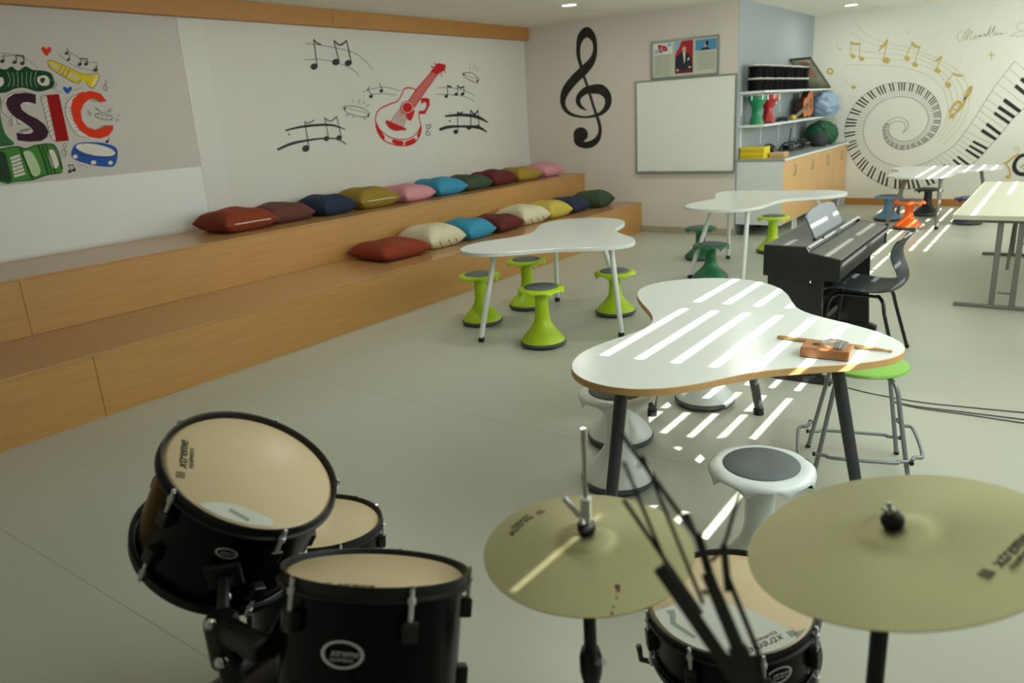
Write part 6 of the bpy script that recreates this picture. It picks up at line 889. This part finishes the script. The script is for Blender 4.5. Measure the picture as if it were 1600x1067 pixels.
for k, (z, h, lab) in enumerate(((.923, .058, 'lower of two stacked yellow boxes on the near end of the worktop'), (.982, .072, 'upper of two stacked yellow boxes on the near end of the worktop'))):
    t = thing('box', lab, 'box', (-3.13, 9.40, z), .03*k, 'yellow boxes')
    MB().box((-.14, -.12, 0), (.15, .12, h), YB).build('carton', t, bevel=.002)
    MB().box((-.139, -.1205, .012), (.14, -.1203, h-.02), YD).build('printed_band', t)
    MB().box((-.142, -.121, 0), (-.14, .121, h), BLACKP).build('spine', t)
t = thing('wooden_block_box', 'small pale wooden box beside the yellow boxes on the worktop', 'box', (-2.87, 9.52, .923))
MB().box((-.085, -.1, 0), (.085, .1, .04), WOODE).build('tray', t, bevel=.002); MB().box((-.083, -.098, .0405), (.083, .098, .055), mat('pale_wood_lid', (206, 186, 146), 0.5)).build('lid', t, bevel=.002)
for k, (xx, yy, rz, lab) in enumerate(((-3.12, 9.95, .25, 'folded black stand lying nearest on the worktop'), (-3.02, 10.45, -.2, 'folded black stand lying in the middle of the worktop'), (-3.0, 10.98, .1, 'folded black stand lying nearest the round case on the worktop'))):
    t = thing('folded_stand', lab, 'stand', (xx, yy, .923), rz, 'folded black stands on the worktop')
    MB().tube([(0, -.22, .02), (0, .25, .024)], .014, BLACKP, 10).build('shaft', t, smooth=60)
    MB().tube(spline([(-.05, -.18, .03), (-.07, -.02, .10), (0, .1, .12), (.07, .2, .05)], 5), .012, BLACKP, 8).build('curved_arm', t, smooth=60)
    MB().box((-.05, -.10, .03), (.05, .02, .085), BLACKP).build('clamp', t, bevel=.01)
    for q in (-1, 1):
        MB().tube([(0, -.2, .022), (.05*q, .02, .03), (.06*q, .2, .014)], .008, BLACKP, 8).build('leg', t, smooth=60)
        MB().tube([(.02*q, -.05, .05), (.07*q, .12, .075)], .007, STEEL, 8).build('arm', t, smooth=60)
    MB().sphere((0, .05, .06), .042, BLACKP, 14).build('hub', t, smooth=180)
    if k == 1: MB().tube([(-.02, 0, .03), (.0, .03, .30)], .008, BLACKP, 8).build('upright_rod', t, smooth=60)
# ------------------------------------------------------------------ things on the nearest table
KW = mat('thumb_piano_wood', (166, 112, 68), 0.45, var=0.14, scale=8, stretch=(2, 22, 2))
t = thing('thumb_piano', 'small wooden thumb piano box with metal tines on the nearest white table', 'instrument', (-.63, 2.752, .70), math.radians(3.5))
kb_ = MB(); kb_.box((-.083, -.054, .001), (.083, .054, .038), KW); kb_.build('body', t, bevel=.006)
MB().lathe([(0, .0381), (.014, .0381), (.014, .0388), (0, .0388)], INK, 24, c=(-.038, 0, 0)).build('sound_hole', t)
MB().box((.034, -.047, .038), (.042, .047, .047), CHROME).build('bridge', t, bevel=.001)
MB().box((.052, -.047, .038), (.058, .047, .043), CHROME).build('back_rest', t, bevel=.001)
MB().tube([(.047, -.05, .046), (.047, .05, .046)], .0022, CHROME, 8).build('pressure_bar', t, smooth=60)
for k in range(9):
    yy = -.042+.0105*k; ln = .062-.006*abs(k-4)
    tb = MB(); tb.box((.036-ln, yy-.0042, .0505), (.036-ln+.03, yy+.0042, .0516), CHROME); tb.tube([(.036-ln+.03, yy, .051), (.04, yy, .0485), (.066, yy, .0445)], .0016, CHROME, 6)
    tb.build('tine', t, bevel=.0004)
t = thing('drumstick', 'wooden drumstick lying behind the thumb piano on the nearest table', 'drumstick', (-.64, 2.878, .7081), math.radians(-1.2))
MB().tube([(-.207, 0, 0), (-.205, 0, 0), (-.198, 0, 0), (.10, 0, 0), (.17, 0, -.001), (.186, 0, -.002), (.190, 0, -.002), (.197, 0, -.002), (.204, 0, -.002), (.206, 0, -.002)], [.002, .0055, .0075, .0075, .0052, .0035, .0035, .0055, .004, .001], mat('hickory', (184, 148, 92), 0.5, var=0.1, stretch=(1, 9, 9)), 16).build('stick', t, smooth=60)

# ------------------------------------------------------------------ drum kit
def hframe(c, n):
    n = Vector(n).normalized(); X = (Vector((1, 0, 0))-n*n.x).normalized(); Y = n.cross(X)
    m = Matrix((X, Y, n)).transposed().to_4x4(); m.translation = Vector(c); return m
def lettering(parent, x, y, z, ang, size, name='lettering', m=INK, mf=INKF, k=1.0):
    B = Matrix.Translation((x, y, z)) @ Matrix.Rotation(ang, 4, 'Z')
    text_mesh('xtreme', size, m, name, parent, B, shear=.35)
    text_mesh('EQUIPMENTS', size*.36, m, 'small_lettering', parent, B @ Matrix.Translation((size*.15, -size*.42, 0)), shear=.1)
    d = MB()
    for i in range(3): d.box((-size*.95+i*size*.22, size*(.05), -.0002), (-size*.83+i*size*.22, size*.62, .0004), mf)
    d.xf(Matrix.Shear('XY', 4, (0, 0)) if False else Matrix.Identity(4))
    o = d.build('logo_dashes', parent); o.matrix_local = B
def drum(name, label, cat, c, n, r, L, lugs, lug0, badge=None, patch=None, text=None, group=None):
    mw = hframe(Vector(c)-Vector(n).normalized()*L, n)
    t = thing(name, label, cat, mw=mw, group=group)
    MB().lathe([(r-.006, .012), (r+.001, .012), (r+.001, L-.012), (r-.006, L-.012)], SHELL, 72, close=True).build('shell', t, smooth=40)
    h = MB().lathe([(0, L-.002), (r*.965, L-.002), (r*.99, L-.004), (r+.004, L-.010), (r+.004, L-.014), (0, L-.008)], SKIN, 72).build('batter_head', t, smooth=40)
    MB().lathe([(0, .003), (r+.003, .003), (r+.003, .008), (0, .008)], SKINW, 60).build('resonant_head', t, smooth=40)
    def hoop(z0, s):
        return MB().lathe([(r+.0035, z0), (r+.0055, z0+s*.009), (r+.009, z0+s*.0105), (r+.010, z0+s*.008), (r+.0078, z0), (r+.0085, z0-s*.009), (r+.014, z0-s*.0105), (r+.014, z0-s*.014), (r+.006, z0-s*.0135), (r+.0035, z0-s*.009)], HOOPM, 72, close=True)
    hoop(L-.004, 1).build('top_hoop', t, smooth=50); hoop(.004, -1).build('bottom_hoop', t, smooth=50)
    for k in range(lugs):
        a = math.radians(lug0+360*k/lugs); R = Matrix.Rotation(a, 4, 'Z')
        for sg, z0 in ((1, L), (-1, 0)):
            lb = MB(); zc = z0-sg*.062
            lb.box((r-.001, -.013, zc-.017), (r+.020, .013, zc+.017), BLACKP); lg = lb.xf(R).build('lug', t, bevel=.004)
            rd = MB(); rd.tube([(r+.0135, 0, zc), (r+.0135, 0, z0-sg*.022), (r+.0135, 0, z0+sg*.004)], .004, BRIGHT, 10)
            rd.tube([(r+.0135, 0, z0-sg*.019), (r+.0135, 0, z0-sg*.010)], .0068, BRIGHT, 10)
            rd.box((r+.0105, -.003, z0-.004 if sg < 0 else z0), (r+.0165, .003, z0+.008 if sg > 0 else z0+.004), CHROME)
            rd.xf(R).build('tension_rod', lg, smooth=40)
    if badge is not None:
        a = math.radians(badge[0]); z = badge[1]; wv, hv = badge[2]
        bb = MB(); N = 40; vs, fs = [], []
        for j, (s_, dz) in enumerate(((1.0, .0012), (1.0, .003), (.84, .003), (.84, .0016))):
            for i in range(N):
                q = 2*math.pi*i/N; th = a+wv*s_*math.cos(q)/(r+.001); rr = r+.001+dz
                vs.append((rr*math.cos(th), rr*math.sin(th), z+hv*s_*math.sin(q)))
        for j in range(3):
            for i in range(N): fs.append((j*N+i, j*N+(i+1) % N, (j+1)*N+(i+1) % N, (j+1)*N+i))
        bb.add(vs, fs, BRIGHT); b_ = bb.build('badge', t, smooth=40); b_['label'] = 'oval silver badge'
        BM = Matrix.Rotation(a, 4, 'Z') @ Matrix.Translation((r+.0028, -wv*.55, z-hv*.12)) @ Matrix(((0, 0, 1, 0), (1, 0, 0, 0), (0, 1, 0, 0), (0, 0, 0, 1)))
        text_mesh('xtreme', hv*.72, BRIGHT, 'badge_lettering', b_, BM, shear=.3)
        text_mesh('EQUIPMENTS', hv*.3, BRIGHT, 'badge_small_lettering', b_, BM @ Matrix.Translation((0, -hv*.36, 0)), shear=.1)
    zt = L-.0012
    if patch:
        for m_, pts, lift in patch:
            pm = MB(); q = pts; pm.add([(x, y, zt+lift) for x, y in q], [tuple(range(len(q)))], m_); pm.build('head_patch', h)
    if text: lettering(h, text[0], text[1], zt+.0006, text[2], text[3])
    return t
KIT = 'black drum kit'
def arc_patch(R0, a0, a1, chord):
    return [(R0*math.cos(math.radians(a0+(a1-a0)*i/24)), R0*math.sin(math.radians(a0+(a1-a0)*i/24))) for i in range(25)]+chord
TLc, TLn = (-1.253, .792, .954), (.552, .233, 1)
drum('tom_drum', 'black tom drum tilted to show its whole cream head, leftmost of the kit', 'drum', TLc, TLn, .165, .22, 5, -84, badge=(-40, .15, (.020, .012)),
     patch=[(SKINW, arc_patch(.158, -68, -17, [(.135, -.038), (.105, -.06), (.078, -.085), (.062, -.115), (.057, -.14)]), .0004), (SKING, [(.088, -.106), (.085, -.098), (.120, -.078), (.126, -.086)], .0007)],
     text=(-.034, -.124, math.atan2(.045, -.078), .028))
FTc, FTn = (-.896, .769, .856), (-.136, .404, 1)
drum('tom_drum', 'black tom drum at the bottom of the picture with an oval badge', 'drum', FTc, FTn, .152, .24, 5, -98, badge=(-62.3, .24-.098, (.034, .021)), text=(.038, -.128, math.atan2(.037, .054), .02))
drum('floor_tom_drum', 'black floor tom drum behind the two tilted toms, only part of its head visible', 'drum', (-1.607, 1.18, .537), (0, .137, 1), .178, .36, 6, -20)
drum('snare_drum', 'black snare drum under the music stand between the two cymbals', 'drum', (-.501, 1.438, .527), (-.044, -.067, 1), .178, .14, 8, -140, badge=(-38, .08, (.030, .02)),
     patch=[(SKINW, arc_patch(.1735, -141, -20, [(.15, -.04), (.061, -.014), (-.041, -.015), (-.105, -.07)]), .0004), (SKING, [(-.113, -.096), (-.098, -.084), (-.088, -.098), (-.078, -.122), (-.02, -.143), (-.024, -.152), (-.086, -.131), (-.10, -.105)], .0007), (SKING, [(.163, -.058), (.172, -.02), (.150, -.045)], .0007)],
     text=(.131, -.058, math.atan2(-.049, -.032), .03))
# bass drum below the frame, with its tom holder
t = thing('bass_drum', 'black bass drum under the two toms, almost wholly below the picture', 'drum', (-1.15, .70, 0))
Rb = Matrix.Translation((0, 0, .285)) @ Matrix.Rotation(math.radians(90), 4, 'X')
MB().lathe([(.266, -.2), (.274, -.2), (.274, .2), (.266, .2)], SHELL, 72, close=True).xf(Rb).build('shell', t, smooth=40)
for s_ in (-1, 1):
    MB().lathe([(0, s_*.196), (.272, s_*.2), (.272, s_*.204), (0, s_*.206)], SKIN if s_ < 0 else SKINW, 60).xf(Rb).build('drum_skin', t, smooth=40)
    MB().lathe([(.27, s_*.19), (.284, s_*.19), (.284, s_*.222), (.27, s_*.222)], HOOPM, 72, close=True).xf(Rb).build('hoop', t, smooth=40)
    MB().tube([(.2*s_, -.18, .2), (.36*s_, -.22, .008)], .008, CHROME, 10).build('spur', t, smooth=60)
for k in range(8):
    a = 2*math.pi*k/8+.39
    MB().box((.272, -.014, -.1), (.29, .014, .1), BLACKP).xf(Rb @ Matrix.Rotation(a, 4, 'Z')).build('lug', t, bevel=.004)
t = thing('tom_holder', 'black steel tom holder between the left tom and the front tom', 'drum hardware', (-1.10, .585, .557))
o0 = Vector((-1.10, .585, .557))
def tl_(p): return tuple(Vector(p)-o0)
MB().box((-.05, -.04, .003), (.05, .04, .02), BLACKP).build('base_plate', t, bevel=.004)
MB().tube([(0, 0, .01), (0, 0, .22)], .02, BLACKP, 18).build('post', t, smooth=60)
MB().lathe([(.019, .15), (.03, .152), (.03, .235), (.024, .243), (0, .243)], BLACKP, 24).build('clamp_block', t, smooth=40)
MB().box((-.03, -.02, .20), (.12, .02, .238), BLACKP).build('cross_block', t, bevel=.01)
MB().sphere((.015, -.028, .25), .011, CHROME, 14).build('wing_screw', t, smooth=180)
MB().sphere((.03, -.03, .18), .012, CHROME, 14).build('wing_screw', t, smooth=180)
tlb = Vector(TLc)-Vector(TLn).normalized()*.115; ftb = Vector(FTc)-Vector(FTn).normalized()*.12
dL = (Vector((-1.10, .585, .80))-tlb); dL -= Vector(TLn).normalized()*dL.dot(Vector(TLn).normalized()); dL.normalize()
dF = (Vector((-1.10, .585, .80))-ftb); dF -= Vector(FTn).normalized()*dF.dot(Vector(FTn).normalized()); dF.normalize()
for nm, cc, dd, rr in (('left', tlb, dL, .165), ('front', ftb, dF, .152)):
    q = cc+dd*(rr+.012)
    MB().tube([(0 if nm == 'left' else .1, 0, .22), tl_(q+dd*.012-Vector((0, 0, .0)))], .011, BLACKP, 14).build('arm', t, smooth=60)
    mb = MB(); mb.box((-.032, -.028, -.006), (.032, .028, .006), BLACKP)
    zax = dd; xax = Vector((0, 0, 1)).cross(zax).normalized(); yax = zax.cross(xax)
    mm = Matrix((xax, yax, zax)).transposed().to_4x4(); mm.translation = Vector(tl_(q)); mb.xf(mm).build('bracket', t, bevel=.004)
    MB().sphere(tl_(q+dd*.02+Vector((0, 0, -.028))), .011, CHROME, 12).build('wing_screw', t, smooth=180)
# floor tom legs
t = thing('leg_set', 'steel legs carrying the floor tom', 'drum hardware', (-1.607, 1.18, 0))
for k in range(3):
    a = math.radians(80+120*k); MB().tube([(.203*math.cos(a), .203*math.sin(a), .50), (.205*math.cos(a), .205*math.sin(a), .06), (.235*math.cos(a), .235*math.sin(a), .012)], .006, CHROME, 10).build('leg', t, smooth=60)
    MB().sphere((.235*math.cos(a), .235*math.sin(a), .012), .012, RUBBER, 12).build('rubber_foot', t, smooth=180)
# snare stand
t = thing('snare_stand', 'low black tripod stand carrying the snare drum', 'stand', (-.501, 1.438, 0))
MB().tube([(0, 0, .12), (0, 0, .36)], .013, BLACKP, 14).build('tube', t, smooth=60)
for k in range(3):
    a = math.radians(90+120*k); c_, s_ = math.cos(a), math.sin(a)
    MB().tube([(0, 0, .20), (.2*c_, .2*s_, .012)], .008, BLACKP, 10).build('leg', t, smooth=60)
    MB().tube([(0, 0, .345), (.14*c_, .14*s_, .345), (.20*c_, .20*s_, .362), (.205*c_, .205*s_, .40)], .007, BLACKP, 10).build('basket_arm', t, smooth=60)

def cymbal_mesh(r, bell, rise, bh=1.0):
    pr = [(.006, bell*.27*bh+rise), (bell*.35, bell*.26*bh+rise), (bell*.7, bell*.18*bh+rise), (bell*.95, bell*.07*bh+rise), (bell*1.12, bell*.0+rise*.94)]
    for k in range(1, 13):
        u = k/12; rr = bell*1.12+(r-bell*1.12)*u; pr.append((rr, rise*.94*(1-u**1.25)))
    und = [(rr, z-.0014) for rr, z in pr][::-1]
    return MB().lathe(pr+und, BRONZE, 96, close=True)
# hi-hat style cymbal
HN = hframe((-.589, .973, .884), (.013, -.031, 1))
t = thing('cymbal', 'left bronze cymbal with a tall rod through it', 'cymbal', mw=HN, group=None)
cy = cymbal_mesh(.178, .046, .018).build('plate', t, smooth=60)
lettering(cy, -.135, .031, .0075, math.radians(-92), .024)
SPOT = mat('rust_spot', (120, 60, 34), 0.6)
sp_ = MB()
for (x, y, r_) in ((.098, -.076, .005), (.103, -.083, .003), (.108, -.098, .002), (.112, -.116, .002), (.116, -.128, .0025)):
    z = .018*.94*(1-((math.hypot(x, y)-.054)/(.178-.054))**1.25)+.0008
    sp_.add([(x+r_*math.cos(q*.785), y+r_*math.sin(q*.785), z) for q in range(8)], [tuple(range(8))], SPOT)
sp_.build('stain', cy)
st = thing('cymbal_stand', 'black stand with a chrome rod under the left cymbal', 'stand', (-.597, .985, 0))
MB().tube([(.002, -.004, .12), (.002, -.004, .62)], .0155, BLACKP, 18).build('lower_tube', st, smooth=60)
MB().lathe([(0, .61), (.018, .61), (.0205, .625), (.0205, .655), (.016, .672), (0, .674)], BLACKP, 24, c=(.002, -.004, 0)).build('collar', st, smooth=40)
MB().tube([(.020, -.012, .655), (.040, -.022, .672)], .0055, BRIGHT, 10).build('wing_screw', st, smooth=60)
MB().tube([(.003, -.005, .66), (.006, -.010, .868)], .0115, BLACKP, 16).build('upper_tube', st, smooth=60)
MB().tube([(.006, -.010, .86), (.009, -.014, 1.107)], .0042, CHROME, 10).build('rod', st, smooth=60)
MB().lathe([(0, .914), (.012, .914), (.0155, .920), (.0155, .931), (.012, .936), (0, .936)], RUBBER, 24, c=(.0075, -.012, 0)).build('felt', st, smooth=50)
MB().lathe([(.004, .936), (.0085, .936), (.010, .941), (.0095, .972), (.010, .980), (.004, .982)], BRIGHT, 20, c=(.008, -.0125, 0), close=True).build('clutch', st, smooth=40)
MB().tube([(.0, -.023, .950), (-.020, -.036, .984)], .0048, BRIGHT, 10).build('wing_screw', st, smooth=60)
MB().tube([(.004, -.022, .947), (.010, -.028, .938)], .0045, BRIGHT, 10).build('wing_screw', st, smooth=60)
def tripod(st, cx, cy, z, n=3, spread=.3, a0=20):
    for k in range(n):
        a = math.radians(a0+120*k); c_, s_ = math.cos(a), math.sin(a)
        MB().tube([(cx, cy, z), (cx+spread*c_, cy+spread*s_, .012)], .009, BLACKP, 10).build('leg', st, smooth=60)
        MB().sphere((cx+spread*c_, cy+spread*s_, .014), .014, RUBBER, 12).build('rubber_foot', st, smooth=180)
        MB().tube([(cx, cy, z*.42), (cx+spread*.5*c_, cy+spread*.5*s_, z*.5)], .006, BLACKP, 8).build('brace', st, smooth=60)
tripod(st, .002, -.004, .38, a0=30)
# crash cymbal
CN = hframe((-.133, 1.057, .995), (-.235, -.057, 1))
t = thing('cymbal', 'larger bronze cymbal at the right edge, out of focus', 'cymbal', mw=CN)
cy = cymbal_mesh(.205, .05, .014, .6).build('plate', t, smooth=60)
lettering(cy, .131, -.060, .0078, math.radians(71), .028)
st = thing('cymbal_stand', 'black stand under the larger right cymbal', 'stand', (-.142, 1.05, 0))
MB().tube([(0, 0, .12), (0, 0, .55)], .016, BLACKP, 18).build('lower_tube', st, smooth=60)
MB().lathe([(0, .53), (.024, .53), (.026, .56), (.02, .585), (0, .588)], BLACKP, 24).build('collar', st, smooth=40)
MB().tube([(0, 0, .57), (-.001, 0, .985)], .0125, BLACKP, 16).build('upper_tube', st, smooth=60)
ax_ = Vector((-.235, -.057, 1)).normalized(); q = Vector((-.133, 1.057, .995))-Vector((-.142, 1.05, 0))
MB().tube([tuple(q-ax_*.012), tuple(q+ax_*.06)], .0038, CHROME, 10).build('tilter', st, smooth=60)
mm = hframe(tuple(q+ax_*.0222), tuple(ax_))
MB().lathe([(0, 0), (.012, 0), (.0155, .006), (.0155, .014), (.011, .019), (0, .019)], RUBBER, 24).xf(mm).build('felt', st, smooth=50)
w_ = MB(); w_.lathe([(0, .018), (.006, .018), (.006, .028), (0, .028)], CHROME, 14); w_.tube([(-.011, .004, .026), (0, 0, .022), (.011, -.004, .026)], .0032, CHROME, 8); w_.xf(mm).build('wing_nut', st, smooth=50)
tripod(st, 0, 0, .4, a0=40)

# ------------------------------------------------------------------ folded music stand in front
t = thing('music_stand', 'black folding music stand in the foreground, its desk folded into loose bars', 'music stand', (-.197, .672, 0))
m0 = Vector((-.197, .672, 0))
def ml(p): return tuple(Vector(p)-m0)
MB().tube([(0, 0, .05), (0, 0, .62)], .011, BLACKP, 14).build('lower_tube', t, smooth=60)
MB().tube([(0, 0, .60), (.0, 0, .975)], .009, STANDG, 14).build('upper_tube', t, smooth=60)
MB().lathe([(0, .585), (.017, .585), (.017, .625), (0, .625)], BLACKP, 18).build('collar', t, smooth=40)
for k in range(3):
    a = math.radians(15+120*k); c_, s_ = math.cos(a), math.sin(a)
    MB().tube([(0, 0, .30), (.2*c_, .2*s_, .01)], .007, BLACKP, 8).build('leg', t, smooth=60)
    MB().tube([(0, 0, .08), (.1*c_, .1*s_, .155)], .005, BLACKP, 8).build('brace', t, smooth=60)
def bar(a, b_, w, th, name, m=STANDG):
    a, b_ = Vector(ml(a)), Vector(ml(b_)); d = (b_-a); z = d.normalized(); x = Vector((.8, .6, 0)); x = (x-z*x.dot(z)).normalized(); y = z.cross(x)
    mm = Matrix((x, y, z)).transposed().to_4x4(); mm.translation = a
    return MB().box((-w/2, -th/2, 0), (w/2, th/2, d.length), m).xf(mm).build(name, t, bevel=.0015)
# spine and hinged bars of the desk
bar((-.197, .672, .97), (-.225, .670, 1.045), .021, .007, 'spine')
bar((-.223, .670, 1.04), (-.2585, .668, 1.125), .013, .006, 'spine')
bar((-.215, .664, 1.0), (-.301, .642, 1.133), .015, .006, 'desk_bar')
bar((-.197, .676, .985), (-.252, .678, 1.10), .010, .006, 'desk_bar')
bar((-.250, .677, 1.09), (-.272, .674, 1.165), .009, .005, 'desk_bar')
bar((-.272, .674, 1.16), (-.352, .656, 1.272), .0055, .004, 'desk_bar')
bar((-.262, .665, 1.075), (-.341, .640, 1.203), .005, .004, 'desk_bar')
bar((-.262, .668, 1.085), (-.330, .664, 1.247), .0042, .004, 'desk_bar')
bar((-.293, .648, 1.128), (-.343, .645, 1.245), .0042, .004, 'desk_bar')
bar((-.272, .676, 1.155), (-.286, .676, 1.185), .006, .004, 'desk_bar')
bar((-.240, .682, 1.10), (-.247, .684, 1.155), .008, .004, 'desk_bar')
MB().tube([ml((-.257, .676, 1.135)), ml((-.250, .686, 1.145)), ml((-.246, .69, 1.16)), ml((-.2415, .713, 1.204))], .0022, BLACKP, 8).build('page_clip', t, smooth=60)
MB().tube([ml((-.241, .684, 1.115)), ml((-.205, .676, 1.045)), ml((-.196, .676, 1.0))], .003, BLACKP, 8).build('page_clip', t, smooth=60)
MB().sphere(ml((-.262, .672, 1.098)), .004, CHROME, 10).build('rivet', t, smooth=180)
MB().sphere(ml((-.333, .660, 1.235)), .0028, CHROME, 10).build('rivet', t, smooth=180)

# ------------------------------------------------------------------ cables on the floor
CAB = mat('cable_grey_black', (84, 86, 84), 0.6)
for k, (pts, lab) in enumerate((
    ([(-1.02, 4.42), (-.86, 4.34), (-.70, 4.30), (-.50, 4.285), (-.31, 4.31), (-.03, 4.36), (.2, 4.42)], 'thin dark cable on the floor running from the piano foot, farthest of three'),
    ([(-.62, 4.235), (-.50, 4.215), (-.30, 4.235), (-.03, 4.26), (.2, 4.29)], 'thin dark cable on the floor at right, middle of three'),
    ([(-.62, 4.225), (-.48, 4.195), (-.30, 4.205), (-.03, 4.21), (.2, 4.22)], 'thin dark cable on the floor at right, nearest of three'))):
    o = MB().tube([(x, y, .0035) for x, y in spline(pts, 8)], .0032, CAB, 8).build('floor_cable', smooth=180)
    tag(o, lab, 'cable', 'cables on the floor')
